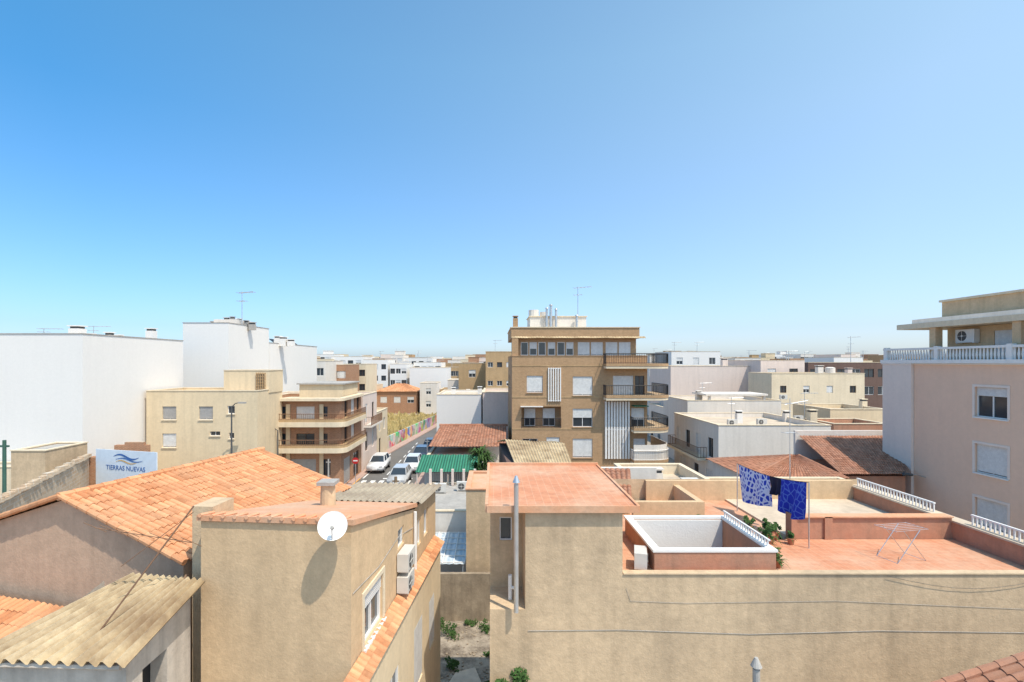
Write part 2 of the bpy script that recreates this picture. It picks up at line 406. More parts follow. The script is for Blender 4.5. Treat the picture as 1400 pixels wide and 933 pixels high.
def chim(x,y,z,w,h,mat='white',label='white rendered chimney with a cap slab'):
    th=Thing('chimney_stack',label,'chimney',(x,y,z))
    mb=MB().box(-w/2,w/2,-w/2,w/2,0,h); th.part('shaft',mb,mat)
    mb=MB().box(-w*.4,w*.4,-w*.4,w*.4,h,h+.15); th.part('vent',mb,'dkgrey')
    mb=MB().box(-w*.58,w*.58,-w*.58,w*.58,h+.15,h+.23); th.part('cap',mb,mat)
def foliage(mb,c,r,n,size=.12,squash=1.,m=0):
    cl=[(Vector((random.gauss(0,.45),random.gauss(0,.45),random.gauss(0,.4)*squash))*r,random.uniform(.25,.5)*r) for _ in range(9)]
    for k in range(n):
        q,rr=random.choice(cl); d=Vector((random.gauss(0,1),random.gauss(0,1),random.gauss(0,1))).normalized()*rr*random.random()**.4
        p=Vector(c)+q+d; a=Vector((random.gauss(0,1),random.gauss(0,1),random.gauss(0,1))).normalized(); b=a.orthogonal().normalized()*size*random.uniform(.5,1); a=a*size*random.uniform(.7,1.4)
        mb.face([p-a*.5,p+b*.4,p+a*.5,p-b*.4],m)
def fronds(mb,c,n,L,m=0,up=.6):
    c=Vector(c)
    for k in range(n):
        t=random.uniform(0,6.283); e=random.uniform(-.2,1.3)*up; w=L*.05
        d=Vector((math.cos(t),math.sin(t),0)); s=Vector((-d.y,d.x,0))*w; l=L*random.uniform(.7,1.1)
        pts=[c+d*l*q*math.cos(e*.6)+Vector((0,0,l*(math.sin(e)*q-.55*q*q*q))) for q in(0,.33,.66,1)]
        for i in range(3):
            w0=[.5,1,.8,.05][i];w1=[.5,1,.8,.05][i+1]
            mb.face([pts[i]-s*w0,pts[i]+s*w0,pts[i+1]+s*w1,pts[i+1]-s*w1],m)
def pot_plant(x,y,z,h,s=1):
    th=Thing('potted_plant','leafy green plant in a clay pot','plant',(x,y,z),group='potted plants on the roof terrace')
    mb=MB().cyl((0,0,0),(0,0,.26*s),.11*s,.16*s,12).cyl((0,0,.26*s),(0,0,.3*s),.175*s,.175*s,12); th.part('pot',mb,'pot')
    mb=MB(); foliage(mb,(0,0,.3*s+h*.5),h*.5,260,.09*s); fronds(mb,(0,0,.3*s),14,h); th.part('leaves',mb,'leaf')
def lamp_post(x,y,h,dx,label):
    th=Thing('street_lamp',label,'street lamp',(x,y,0))
    th.part('pole',MB().cyl((0,0,0),(0,0,h),.09,.05,8),'dkgrey')
    th.part('arm',MB().tube([(0,0,h-.05),(dx*.5,0,h+.25),(dx,0,h+.3)],.035,6),'dkgrey')
    th.part('lamp_head',MB().box(dx-.05 if dx>0 else dx-.5,dx+.5 if dx>0 else dx+.05,-.12,.12,h+.24,h+.36),'grey')
def pole(x,y,z0,z1,r,mat,label,name='utility_pole'):
    mb=MB().cyl((x,y,z0),(x,y,z1),r,r*.8,8); mb.box(x-.2,x+.2,y-.03,y+.03,z1-.3,z1-.22); solo(name,label,'pole',mb,mat)
def car(x,y,col,label,tall=1.0,yaw=0,z=0.02,L=4.2):
    th=Thing('parked_car',label,'car',(x,y,z),yaw,'cars parked along the kerb')
    pm=paint('car_paint',col)
    hw=.86; t=tall
    prof=[(-L/2,.32),(-L/2-.02,.62*t),(-L/2+.12,.8*t),(-L*.22,.95*t),(L*.46,.97*t),(L/2,.82*t),(L/2,.32)]
    bm=bmesh.new(); vs=[bm.verts.new((-hw,p[0],p[1])) for p in prof]; f=bm.faces.new(vs)
    r=bmesh.ops.extrude_face_region(bm,geom=[f]); bmesh.ops.translate(bm,verts=[g for g in r['geom'] if isinstance(g,bmesh.types.BMVert)],vec=(2*hw,0,0))
    bmesh.ops.recalc_face_normals(bm,faces=bm.faces); bmesh.ops.bevel(bm,geom=list(bm.edges),offset=.07,segments=2,affect='EDGES')
    me=bpy.data.meshes.new('body'); bm.to_mesh(me); bm.free(); me.materials.append(pm)
    for p in me.polygons:p.use_smooth=True
    o=bpy.data.objects.new('body',me); COL.objects.link(o); o.parent=th.e
    zb=.93*t;zt=1.4*t
    b=[(-.76,-L*.24),(.76,-L*.24),(.76,L*.46),(-.76,L*.46)]; tp=[(-.6,-L*.08),(.6,-L*.08),(.6,L*.36),(-.6,L*.36)]
    g=MB()
    for k in range(4):
        j=(k+1)%4; g.face([(*b[k],zb),(*b[j],zb),(*tp[j],zt),(*tp[k],zt)])
    th.part('window',g,'glass')
    rf=MB(); rf.box(-.61,.61,-L*.09,L*.37,zt,zt+.05)
    for k in range(4): rf.cyl((*b[k],zb),(*tp[k],zt),.045,.04,6)
    for s in(-1,1): rf.cyl((s*.765,L*.1,zb),(s*.605,L*.12,zt),.035,.03,6)
    th.part('roof',rf,[pm])
    for sx in(-1,1):
        for sy in(-L*.31,L*.31):
            w=MB().cyl((sx*.70,sy,.32),(sx*.88,sy,.32),.32,None,16); w.cyl((sx*.875,sy,.32),(sx*.89,sy,.32),.19,None,12,1)
            th.part('wheel',w,['tyre','steel'])
        th.part('headlight',MB().box(sx*.5,sx*.78,-L/2-.03,-L/2+.05,.6*t,.74*t),'lamp')
        th.part('taillight',MB().box(sx*.6,sx*.8,L/2-.04,L/2+.03,.62*t,.82*t),'redlight')
    th.part('number_plate',MB().box(-.26,.26,-L/2-.035,-L/2+.02,.42,.53),'whitep')
    return th
# ------------------------------------------------------------ setting ground
def sheet(name,pts,z,mat):
    mb=MB(); mb.face([(p[0],p[1],z) for p in pts]); return solo(name,None,None,mb,mat,kind='structure')
sheet('ground',[(-3000,-200),(3000,-200),(3000,5000),(-3000,5000)],0,'land')
ctr=[(-10.4,40,2.9),(-10.4,64,2.9),(-7.2,92,2.9),(-1,150,2.9),(12,260,2.9)]
def strip(name,o0,o1,z,mat,zt=None):
    mb=MB()
    for a,b in zip(ctr[:-1],ctr[1:]):
        p=[(a[0]+o0,a[1]),(a[0]+o1,a[1]),(b[0]+o1,b[1]),(b[0]+o0,b[1])]
        if zt: mb.prism(p,z,zt)
        else: mb.face([(q[0],q[1],z) for q in p])
    return solo(name,None,None,mb,mat,kind='structure')
strip('road',-2.6,3.0,.008,'asphalt')
strip('pavement',-3.7,-2.6,.0,'pave',.13)
strip('pavement',3.0,4.0,.0,'pave',.13)
sheet('road',[(-60,36),(40,36),(40,40),(-60,40)],.012,'asphalt')
sheet('road',[(14,39.9),(17.6,39.9),(17.6,120),(14,120)],.008,'asphalt')
mb=MB()
for k in range(6): mb.face([(-12.7+k*.85,47.4,.014),(-12.25+k*.85,47.4,.014),(-12.25+k*.85,49.6,.014),(-12.7+k*.85,49.6,.014)])
solo('crosswalk_marking',None,None,mb,'mark',kind='structure')
mb=MB()
mb.face([(-12.95,50.5,.014),(-12.8,50.5,.014),(-12.8,64,.014),(-12.95,64,.014)]); mb.face([(-10.9,50.2,.014),(-8,50.2,.014),(-8,50.6,.014),(-10.9,50.6,.014)])
for k in range(7): mb.face([(-10.9,52+k*3.2,.014),(-10.78,52+k*3.2,.014),(-10.78,53.6+k*3.2,.014),(-10.9,53.6+k*3.2,.014)])
solo('road_marking',None,None,mb,'mark',kind='structure')
mb=MB().box(-13.12,-12.98,44,50,.131,.136); solo('kerb_marking',None,None,mb,'markor',kind='structure')
sheet('yard_ground',[(-6,8),(0,8),(0,22.7),(-6,22.7)],.006,'dirt')
mb=MB().prism([(-1.5,16.2),(-.55,16.0),(-.3,17.8),(-.7,19.2),(-1.4,18.9),(-1.9,17.4)],.007,.05); solo('concrete_path',None,None,mb,'deckc',kind='structure')
sheet('vacant_lot_ground',[(-40,66),(-14.4,66),(-9.0,112),(-40,112)],.01,'drygrass')
mb=MB()
for k in range(2600):
    y=random.uniform(68,111); x=random.uniform(-32,-14.6+(y-66)*.11); h=random.uniform(.2,.8)*(1 if random.random()<.8 else 1.6); a=random.uniform(0,3.14); dx=math.cos(a)*.25; dy=math.sin(a)*.25
    mb.face([(x-dx,y-dy,0.01),(x+dx,y+dy,0.01),(x+dx*.6,y+dy*.6,h),(x-dx*.3,y,h*.8)])
solo('dry_grass','tall dry yellow grass covering the vacant lot','grass',mb,'straw',kind='stuff')
# ------------------------------------------------------------ near beige house (yawed)
ya=-math.atan(.093)
A=Thing('beige_house','tall tan rendered house with terracotta roof and wall mounted air conditioners','house',(-2.507,9.0,0),ya)
W=2.8
wl=MB()
F=Fr((0,0),(0,1),(1,0))
opsA=[(.62,1.78,6.12,7.08,'third',.1),(2.95,3.5,7.1,7.55,'glass',.1),(4.85,5.25,6.5,7.2,'glass',.1),(5.6,6.1,6.5,7.25,'glass',.1)]
facade(wl,F,7.2,5.9,7.62,opsA)
wl.face([(0,0,7.62),(0,4.5,7.62),(0,0,8.62)])
wl.face([(0,0,0),(0,0,8.62),(-W,0,8.62),(-W,0,0)]); wl.face([(0,0,0),(0,7.2,0),(0,7.2,5.9),(0,0,5.9)])
wl.face([(-W,0,0),(-W,4.5,0),(-W,4.5,7.62),(-W,0,8.62)]); wl.face([(0,7.2,0),(-W,7.2,0),(-W,7.2,7.5),(0,7.2,7.5)]); wl.face([(-W,4.5,0),(-W,7.2,0),(-W,7.2,7.5),(-W,4.5,7.5)])
wl.face([(0,4.5,7.4),(-W,4.5,7.4),(-W,4.5,7.62),(0,4.5,7.62)])
A.part('wall',wl,'tan')
A.part('side_pillar',MB().box(-W-.42,-W-.003,.35,1.0,0,8.78),'tan2')
def slab(mb,P,t,m=0):
    P=[Vector(p) for p in P]; Q=[p-Vector((0,0,t)) for p in P]
    mb.face(P,m); mb.face(Q[::-1],m)
    for k in range(4): j=(k+1)%4; mb.face([P[k],Q[k],Q[j],P[j]],m)
r=MB(); slab(r,[(-W-.05,-.05,8.74),(.06,-.05,8.74),(.06,4.6,7.76),(-W-.05,4.6,7.76)],.1)
roofA=A.part('roof',r,'deck2')
rr=MB()
for k in range(13):
    x=-W+.02+k*.22; rr.cyl((x,-.065,8.73+random.uniform(-.01,.01)),(x+random.uniform(-.01,.01),.32,8.68),.04,.04,6)
A.part('roof_edge_tile',rr,'deck2',parent=roofA)
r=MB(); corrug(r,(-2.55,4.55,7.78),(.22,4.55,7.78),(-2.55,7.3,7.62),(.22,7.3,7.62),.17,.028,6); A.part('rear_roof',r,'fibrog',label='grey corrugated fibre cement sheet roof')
for o in opsA: window(A,F,o,True)
s=MB(); sill(s,F,opsA[0]); A.part('sill',s,'whitep')
s=MB()
for (a0,a1,b0,b1) in ((.52,.62,6.1,7.18),(1.78,1.88,6.1,7.18),(.62,1.78,7.08,7.18)):
    s.box(0.003,.03,a0,a1,b0,b1)
A.part('window_surround',s,'cream')
lo=MB(); lF=Fr((.22,-3),(0,1),(1,0))
lops=[(6.6,7.5,3.3,4.9,'shut',.08),(8.3,9.0,3.4,4.8,'shut',.08),(4.4,5.3,3.3,4.9,'glass',.08)]
facade(lo,lF,9.9,0,5.86,lops); lo.face([(.22,6.9,0),(0,6.9,0),(0,6.9,5.86),(.22,6.9,5.86)])
A.part('lower_wall',lo,'creamyel')
for o in lops: window(A,lF,o,True)
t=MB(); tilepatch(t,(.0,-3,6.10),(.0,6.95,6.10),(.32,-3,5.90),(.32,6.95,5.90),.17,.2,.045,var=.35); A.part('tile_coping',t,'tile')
A.part('drain_pipe',MB().cyl((.06,4.35,5.95),(.06,4.35,7.6),.045,.045,8),'whitep')
A.part('wall_cable',MB().tube([(.012,.05,7.4),(.012,1.5,7.3),(.012,3.0,7.42),(.012,4.3,7.2)],.008,4),'grey')
def a2w(x,y,z): return A.mw@Vector((x,y,z))
for (yy,zz,ww,hh) in ((3.15,6.62,.68,.44),(3.1,6.14,.62,.40)):
    p=a2w(.02,yy,zz); ac_unit(p.x,p.y,p.z,w=ww,h=hh,dp=.26,yaw=ya+math.pi/2,label='white air conditioning unit bolted to the tan side wall',group='air conditioners on the house wall')
p=a2w(-1.75,3.1,7.75)
th=Thing('chimney_stack','round cement chimney with a square cap on the roof','chimney',(p.x,p.y,7.9))
th.part('shaft',MB().cyl((0,0,0),(0,0,.68),.19,.17,14),'tan2'); th.part('cap',MB().box(-.21,.21,-.21,.21,.68,.76),'grey')
def dish(x,y,z,R,dirv,label):
    th=Thing('satellite_dish',label,'satellite dish',(x,y,z)); d=Vector(dirv).normalized(); a=d.orthogonal().normalized(); b=d.cross(a)
    mb=MB(); rings=6;n=28;
    for k in range(rings+1):
        r=R*k/rings
        for q in range(n):
            t=2*math.pi*q/n; mb.v.append(tuple(a*r*math.cos(t)+b*r*math.sin(t)+d*(.28*r*r/R)))
    for k in range(rings):
        for q in range(n):
            j=(q+1)%n; mb.f.append((k*n+q,k*n+j,(k+1)*n+j,(k+1)*n+q)); mb.m.append(0); mb.c.append(.5)
    th.part('reflector',mb,'whitep',smooth=True)
    low=-(a*a.z+b*b.z).normalized()
    tip=d*R*1.1+low*R*.25
    th.part('feed_arm',MB().tube([low*R*.95+d*.05,tip],.012,6),'steel')
    th.part('feed_horn',MB().cyl(tip,tip-d*.09,.03,.035,8),'grey')
    th.part('bracket',MB().tube([(0,0,0),-d*.12+Vector((0,0,-.02)),Vector((.05,.34,-.3))],.02,6),'steel')
dish(X(455,8.75),8.75,Z(720,8.75),.245,(.25,-1,.55),'white satellite dish bracketed to the tan house wall')

# shed
S=Thing('lean_to_shed','pale rendered lean-to shed with corrugated sheet roof','shed',(-6.2,8.2,0))
w=MB(); F2=Fr((-5.42,7.55),(0,1),(1,0))
facade(w,F2,1.6,0,7.1,[(.35,.95,5.2,6.75,'none',.3)]); 
w.face([(-5.42,7.55,7.1),(-5.42,9.15,7.1),(-5.42,9.15,7.5)])
w.face([(-7.3,7.55,0),(-5.42,7.55,0),(-5.42,7.55,7.08),(-7.3,7.55,7.08)]); w.face([(-7.3,7.55,0),(-7.3,9.6,0),(-7.3,9.6,7.4),(-7.3,7.55,7.05)])
S.part('wall',w,'shedwall',local=False)
S.part('doorway',MB().box(-5.75,-5.70,7.85,8.55,5.2,6.8),'black',local=False)
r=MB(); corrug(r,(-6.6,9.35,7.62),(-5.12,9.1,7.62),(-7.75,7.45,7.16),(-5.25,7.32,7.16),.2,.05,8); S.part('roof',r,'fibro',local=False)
S.part('beam',MB().cyl((-7.4,7.5,7.08),(-5.4,7.42,7.08),.05,.05,6),'shedwall',local=False)
mb=MB()
def PW(px,py,d): return Vector((X(px,d),d,Z(py,d)))
a=PW(265,692,8.9); b=PW(133,868,8.0)
mb.cyl(a,b,.014,.014,5)
mb.cyl(PW(130,722,8.6),PW(262,742,8.9),.008,None,4); mb.cyl(PW(165,775,8.4),PW(265,700,8.9),.006,None,4)
for k in range(7):
    q=PW(130,722,8.6).lerp(PW(262,742,8.9),k/6); mb.cyl(q+Vector((-.12,-.1,.12)),q+Vector((.12,.1,-.1)),.006,None,4)
solo('television_aerial','old aerial leaning on a corrugated shed roof','aerial',mb,'rust')
# gable house
yc=-math.radians(15.6)
C=Thing('gable_house','brown rendered gable house with orange clay tile roof','house',(-8.94,10.7,0),yc)
w=MB(); Lc=5.85
w.face([(-3.07,0,0),(3.07,0,0),(3.07,0,7.68),(0,0,8.63),(-3.07,0,7.68)]); w.face([(-3.07,Lc,0),(3.07,Lc,0),(3.07,Lc,7.68),(0,Lc,8.63),(-3.07,Lc,7.68)])
w.face([(3.07,0,0),(3.07,Lc,0),(3.07,Lc,7.68),(3.07,0,7.68)]); w.face([(-3.07,0,0),(-3.07,Lc,0),(-3.07,Lc,7.68),(-3.07,0,7.68)])
C.part('wall',w,'brownwall')
zr=8.69
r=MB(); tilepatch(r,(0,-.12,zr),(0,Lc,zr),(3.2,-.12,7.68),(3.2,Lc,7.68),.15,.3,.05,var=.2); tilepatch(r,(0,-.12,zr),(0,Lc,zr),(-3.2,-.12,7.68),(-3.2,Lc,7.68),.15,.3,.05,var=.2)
rc=C.part('roof',r,'tile')
r=MB(); ridge(r,(0,-.15,zr+.03),(0,Lc,zr+.03),.08,.3); ridge(r,(3.22,-.12,7.69),(0,-.12,zr+.04),.06,.28); ridge(r,(-3.22,-.12,7.69),(0,-.12,zr+.04),.06,.28)
C.part('ridge_tile',r,'tile',parent=rc)
L=Thing('low_outbuilding','low outbuilding with weathered clay tile roof','outbuilding',(-10,9.5,0))
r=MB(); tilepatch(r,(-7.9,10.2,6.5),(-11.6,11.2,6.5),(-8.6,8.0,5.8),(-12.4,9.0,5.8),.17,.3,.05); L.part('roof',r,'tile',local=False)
w=MB(); w.prism([(-8.65,8.2),(-8.0,10.1),(-11.5,11.0),(-12.2,9.1)],0,5.75); L.part('wall',w,'brownwall',local=False)

# ------------------------------------------------------------ terrace house (right)
T=Thing('terrace_house','long tan rendered house with terracotta roof terraces','house',(6,14,0))
w=MB()
w.face([(.74,12,0),(3.02,12,0),(3.02,12,8.03),(.74,12,8.03)])
w.face([(-.09,12,0),(.74,12,0),(.74,12,5.7),(-.09,12,5.7)])
w.face([(-.09,12,5.7),(.74,12,5.7),(.74,13.2,5.7),(-.09,13.2,5.7)])
w.face([(.74,12,5.7),(.74,13.2,5.7),(.74,13.2,8.03),(.74,12,8.03)])
FN=Fr((-.09,13.2),(1,0),(0,-1)); nop=[(.24,.56,6.9,7.5,'glass',.08)]
facade(w,FN,.83,5.7,8.03,nop)
w.face([(-.09,12,0),(-.09,13.2,0),(-.09,13.2,5.7),(-.09,12,5.7)]); w.face([(-.09,13.2,0),(-.09,16.6,0),(-.09,16.6,8.03),(-.09,13.2,8.03)])
w.face([(3.02,12.0,6.3),(3.02,16.6,6.3),(3.02,16.6,8.03),(3.02,12.0,8.03)]); w.face([(-.09,16.6,0),(3.02,16.6,0),(3.02,16.6,8.03),(-.09,16.6,8.03)])
w.face([(3.02,12,0),(13.5,12,0),(13.5,12,6.5),(3.02,12,6.5)]); w.face([(13.5,12,0),(13.5,19,0),(13.5,19,6.9),(13.5,12,6.9)]); w.face([(3.02,19,0),(13.5,19,0),(13.5,19,7.15),(3.02,19,7.15)])
wallT=T.part('wall',w,'tan2',local=False)
p=MB(); slabz=8.12
p.box(-.12,3.34,11.9,16.7,8.035,slabz); T.part('deck',p,'deck',local=False,label='red terracotta tiled flat roof')
p=MB(); p.box(-.16,3.38,11.86,11.898,8.0,8.16).box(3.342,3.40,11.9,16.7,8.0,8.16).box(-.2,-.122,11.9,16.7,8.0,8.2).box(-.2,3.4,16.702,16.8,8.0,8.2); T.part('deck_edging',p,'deck2',local=False)
for o in nop: 
    F_=Fr((FN.o[0]-6,FN.o[1]-14),(1,0),(0,-1)); window(T,F_,o,True)
p=MB(); zf=6.4
for (a,b,c,d) in ((3.02,3.9,12.15,15.2),(6.85,13.22,12.15,14.72),(3.9,6.85,12.15,12.42),(3.02,8.5,15.2,18.8)):
    p.box(a,b,c,d,zf-.15,zf)
T.part('terrace_floor',p,'deck',local=False)
p=MB(); p.box(8.5,13.22,14.97,18.8,zf-.1,zf+.06); T.part('upper_terrace_floor',p,'deckc',local=False,label='pale cement terrace floor')
p=MB(); p.box(3.02,13.5,12.003,12.15,6.2,6.52); T.part('front_parapet',p,'tan2',local=False)
p=MB(); p.box(3.04,13.55,11.97,12.18,6.522,6.55); T.part('parapet_coping',p,'tan2',local=False)
p=MB(); p.box(8.7,13.2,14.74,14.95,6.3,7.02).box(8.55,8.72,14.7,15.0,6.3,7.12).box(9.5,9.72,14.68,14.738,6.3,7.05); T.part('low_wall',p,'redpar',local=False)
p=MB(); p.box(8.73,13.2,14.68,15.01,7.022,7.06); T.part('low_wall_coping',p,'deck2',local=False)
p=MB(); p.box(13.2,13.48,12.2,18.8,6.2,6.9); T.part('side_parapet',p,'redpar',local=False)
p=MB(); p.box(13.15,13.56,12.2,19.0,6.902,6.95); T.part('side_parapet_coping',p,'deckc',local=False)
for (a,b) in ((12.2,14.3),(15.5,18.8)):
    p=MB()
    p.box(13.32,13.38,a,b,7.2,7.24)
    n=int((b-a)/.13)
    for k in range(n+1): y=a+.03+(b-a-.06)*k/n; p.box(13.335,13.365,y-.017,y+.017,6.952,7.2)
    T.part('side_railing',p,'whitep',local=False)
p=MB(); p.box(5.6,13.2,18.8,18.99,6.2,7.13); T.part('rear_parapet',p,'tan',local=False)
p=MB(); p.box(4.5,6.6,16.5,16.7,6.4,6.98).box(6.6,6.8,16.5,18.8,6.4,6.98); T.part('divider_wall',p,'tan',local=False)
p=MB()
for (a,b,c,d) in ((3.9,6.85,12.42,12.57),(3.9,6.85,15.05,15.2),(3.9,4.05,12.57,15.05),(6.7,6.85,12.57,15.05)): p.box(a,b,c,d,0,6.88)
T.part('light_well_wall',p,'redpar',local=False,label='terracotta painted wall around the light well')
p=MB(); p.box(4.052,6.698,15.0,15.048,0,6.86).box(4.052,4.09,12.58,14.99,0,6.86); T.part('light_well_lining',p,'white',local=False)
p=MB()
p.box(3.86,6.89,12.40,12.58,6.882,6.94).box(3.86,6.89,15.04,15.22,6.882,6.94).box(3.86,4.06,12.58,15.04,6.882,6.94).box(6.69,6.89,12.58,15.04,6.882,6.94)
T.part('light_well_coping',p,'whitep',local=False)
p=MB()
p.box(6.76,6.81,12.6,15.1,7.09,7.12)
for k in range(18): y=12.68+k*.138; p.box(6.765,6.80,y-.018,y+.018,6.942,7.09)
T.part('light_well_railing',p,'whitep',local=False)
p=MB(); p.tube([(.8,11.99,5.2),(3.0,11.99,5.22),(6,11.99,5.12),(9,11.99,5.2),(12.8,11.99,5.15)],.007,4); T.part('wall_cable',p,'grey',local=False)
p=MB(); p.tube([(3.1,11.99,6.2),(3.2,11.99,5.9),(4.5,11.99,5.85),(8,11.99,5.9),(12.6,11.99,5.7)],.004,4); T.part('wall_cable',p,'grey',local=False)
p=MB().tube([(9.2,11.96,6.5)]+[(9.2+k*.5,11.96,6.5-.3*math.sin(math.pi*k/8)) for k in range(1,9)],.005,4); T.part('loose_cable',p,'dkgrey',local=False)
flue(.52,11.82,5.72,2.95,.055,label='slim steel flue rising above the red roof')
solo('waste_pipe','white plastic pipe standing in the wall recess','pipe',MB().cyl((.4,12.5,5.71),(.4,12.5,6.3),.05).cyl((.55,12.45,5.71),(.55,12.45,6.15),.05).cyl((.4,12.5,6.0),(.55,12.45,6.0),.04),'whitep')
ac_unit(3.5,12.75,6.42,label='white air conditioning unit on the roof terrace floor',yaw=math.radians(75),w=.6,h=.42)
for (x,y,h,s) in ((7.45,14.0,.35,.8),(7.75,14.4,.4,.9),(8.05,14.7,.3,.8),(7.15,14.6,.25,.7),(7.05,12.7,.3,.6),(7.0,13.3,.25,.6),(6.3,15.6,.3,.6),(6.0,15.5,.25,.6),(7.6,15.3,.3,.7),(8.3,14.3,.22,.6)): pot_plant(x,y,zf,h,s=s)
D=Thing('drying_rack','empty folding metal clothes drying rack on the terrace','drying rack',(X(1232,13.3),13.3,zf),math.radians(12))
p=MB()
for y in(-.28,.28):
    p.tube([(-.45,y,0),(.25,y,.8)],.009).tube([(.45,y,0),(-.25,y,.8)],.009)
p.tube([(-.45,-.28,.0),(-.45,.28,.0)],.008).tube([(.45,-.28,0),(.45,.28,0)],.008); D.part('leg',p,'steel')
p=MB()
for k in range(6): p.tube([(-.5,-.28+.11*k,.81),(.5,-.28+.11*k,.81)],.004,4)
p.tube([(-.5,-.3,.81),(-.5,.3,.81)],.008).tube([(.5,-.3,.81),(.5,.3,.81)],.008); D.part('rack',p,'steel')
P0=Vector((X(1008,17.5),17.5,Z(634,17.5))); P1=Vector((X(1106,14.0),14.0,Z(660,14.0)))
c=Thing('washing_line','washing line strung between two poles above the terrace','washing line',(P0.x,P0.y,zf))
LL=lambda t:P0.lerp(P1,t)-Vector((0,0,.12*math.sin(math.pi*t)))
c.part('line',MB().tube([LL(k/8) for k in range(9)],.008,4),'black',local=False)
c.part('post',MB().cyl((P0.x,P0.y,zf),P0,.018),'steel',local=False); c.part('post',MB().cyl((P1.x,P1.y,zf),P1,.018),'steel',local=False)
def cloth(t0,t1,drop,mat,label,name,skew=0):
    mb=MB(); n=16;mm=10; a=LL(t0);b=LL(t1)
    for j in range(mm+1):
        for i in range(n+1):
            u=i/n;v=j/mm; q=LL(t0+(t1-t0)*u); d=(b-a).normalized(); nn=Vector((-d.y,d.x,0)).normalized()
            mb.v.append(tuple(q+Vector((0,0,-drop*v*(1+.1*math.sin(u*4+skew*9))))+nn*(.08*v*math.sin(u*13+v*2)+.012)+d*skew*v))
    for j in range(mm):
        for i in range(n): k=j*(n+1)+i; mb.f.append((k,k+1,k+n+2,k+n+1)); mb.m.append(0); mb.c.append(.5)
    solo(name,label,'towel' if name=='towel' else 'laundry',mb,mat,smooth=True,group='laundry on the washing line')
cloth(.02,.50,1.05,'towel2','pale blue and white patterned towel hung on a line','towel',.06)
cloth(.50,.66,.5,'navy','dark navy garment hung on a line','garment')
cloth(.62,.97,1.0,'towel','deep blue patterned towel hung on a line','towel',-.14)
antenna(X(1080,19.3),19.3,5.5,Z(545,19.3)-5.5,'tall thin television mast behind the roof terrace',.7,.018)
an=Thing('flat_roof_annex','low flat roofed annex against the tan wall','annex',(5,9,0))
an.part('wall',MB().box(.9,6.9,6,11.6,0,3.2),'tan2',local=False); an.part('roof',MB().box(.85,6.95,5.95,11.65,3.202,3.3),'grey',local=False)
flue(X(1034,9),9,3.3,2.8,.06,'grey','short grey vent pipe with conical cap')
n_=Thing('neighbouring_house','house with weathered clay tile roof and brown wall','house',(9.5,8,0))
n_.part('wall',MB().prism([(7.4,6.0),(12,6.0),(12,8.4),(7.4,8.4)],0,5.85),'brownwall',local=False)
r=MB(); tilepatch(r,(12,6.0,7.5),(12,8.6,7.5),(7.3,6.0,5.95),(7.3,8.6,5.95),.17,.3,.05); n_.part('roof',r,'tiled',local=False)
r=MB(); ridge(r,(7.3,8.62,6.0),(12,8.62,7.55),.07,.3); n_.part('verge_tile',r,'tiled',local=False)
# ------------------------------------------------------------ yard items
solo('yard_wall','stained cement yard wall with rough top','wall',MB().box(-3.6,0.2,22.7,22.9,0,2.1),'grimy')
mb=MB()
for k in range(220):
    x=random.uniform(-1.9,-.15);y=random.uniform(14,22.5);s=random.uniform(.015,.06); mb.prism([(x+s*math.cos(t+random.uniform(-.4,.4)),y+s*math.sin(t)) for t in (0,1.3,2.6,4,5.2)],.01,s*.8)
solo('rubble','loose rubble scattered on the yard ground','rubble',mb,'grimy',kind='stuff')
mb=MB()
for (x,y,r,n) in ((-1.6,19.2,.35,500),(-.25,13.9,.5,700),(-1.5,15.3,.3,300),(-.4,21.9,.3,350),(-1.9,21.5,.4,500),(-.2,18,.25,300),(-1.4,17,.2,150),(-1.0,22.3,.25,250),(-2.4,22.2,.4,400),(-.2,20,.2,200)): foliage(mb,(x,y,r*.5),r,n,.08,.8)
solo('weeds','scrubby green weeds along the yard walls','weeds',mb,'leaf',kind='stuff')
sh=Thing('shrub','bushy green shrub at the foot of the wall','shrub',(.25,11.5,0)); mb=MB(); foliage(mb,(0.1,0,3.8),.6,1900,.1,.8); sh.part('foliage',mb,'leaf'); sh.part('trunk',MB().cyl((0,0,0),(.1,0,3.5),.05,.03),'wood')
b_=building('rear_house','narrow tan house with terracotta flat roof',-1.25,.3,23.2,27.0,5.7,'tan2',par=.05,roofm='deck2',coping='deck2',left=[(1.2,2.0,3.6,4.6,'glass')])
sk=Thing('patio_canopy','pale gridded glass canopy over a patio','canopy',(-2.3,25,0))
r=MB(); corrug(r,(-3.9,27,2.5),(-1.3,27,2.5),(-3.9,23.3,2.3),(-1.3,23.3,2.3),.3,.012,4); sk.part('canopy_sheet',r,'skyl',local=False)
r=MB(); 
for k in range(6): slab(r,[(-3.9+k*.51,23.3,2.35),(-3.85+k*.51,23.3,2.35),(-3.85+k*.51,27,2.55),(-3.9+k*.51,27,2.55)],.06)
for k in range(6): y=23.4+k*.7; z=2.35+.2*(y-23.3)/3.7; r.box(-3.9,-1.3,y-.02,y+.02,z-.04,z+.012)
for x in(-3.8,-1.4): r.cyl((x,23.4,0),(x,23.4,2.33),.04)
sk.part('frame',r,'whitep',local=False)
tb=building('terrace_annex','white flat roofed annex with fenced terrace',-4.2,-1.15,27.2,33.5,3.55,'white2',par=.08,roofm='grey')
fe=Thing('terrace_fence','dark metal fence with pale posts on the terrace','fence',(-2.7,33.2,3.5))
for k in range(5):
    p=MB(); x=-4.1+k*.72; p.box(x-.08,x+.08,33.1,33.26,3.5,4.55); fe.part('post',p,'pinkwhite',local=False)
fe.part('railing',MB().rail([(-4.1,33.18),(-1.2,33.18)],3.55,4.35,.12,.012),'black',local=False)
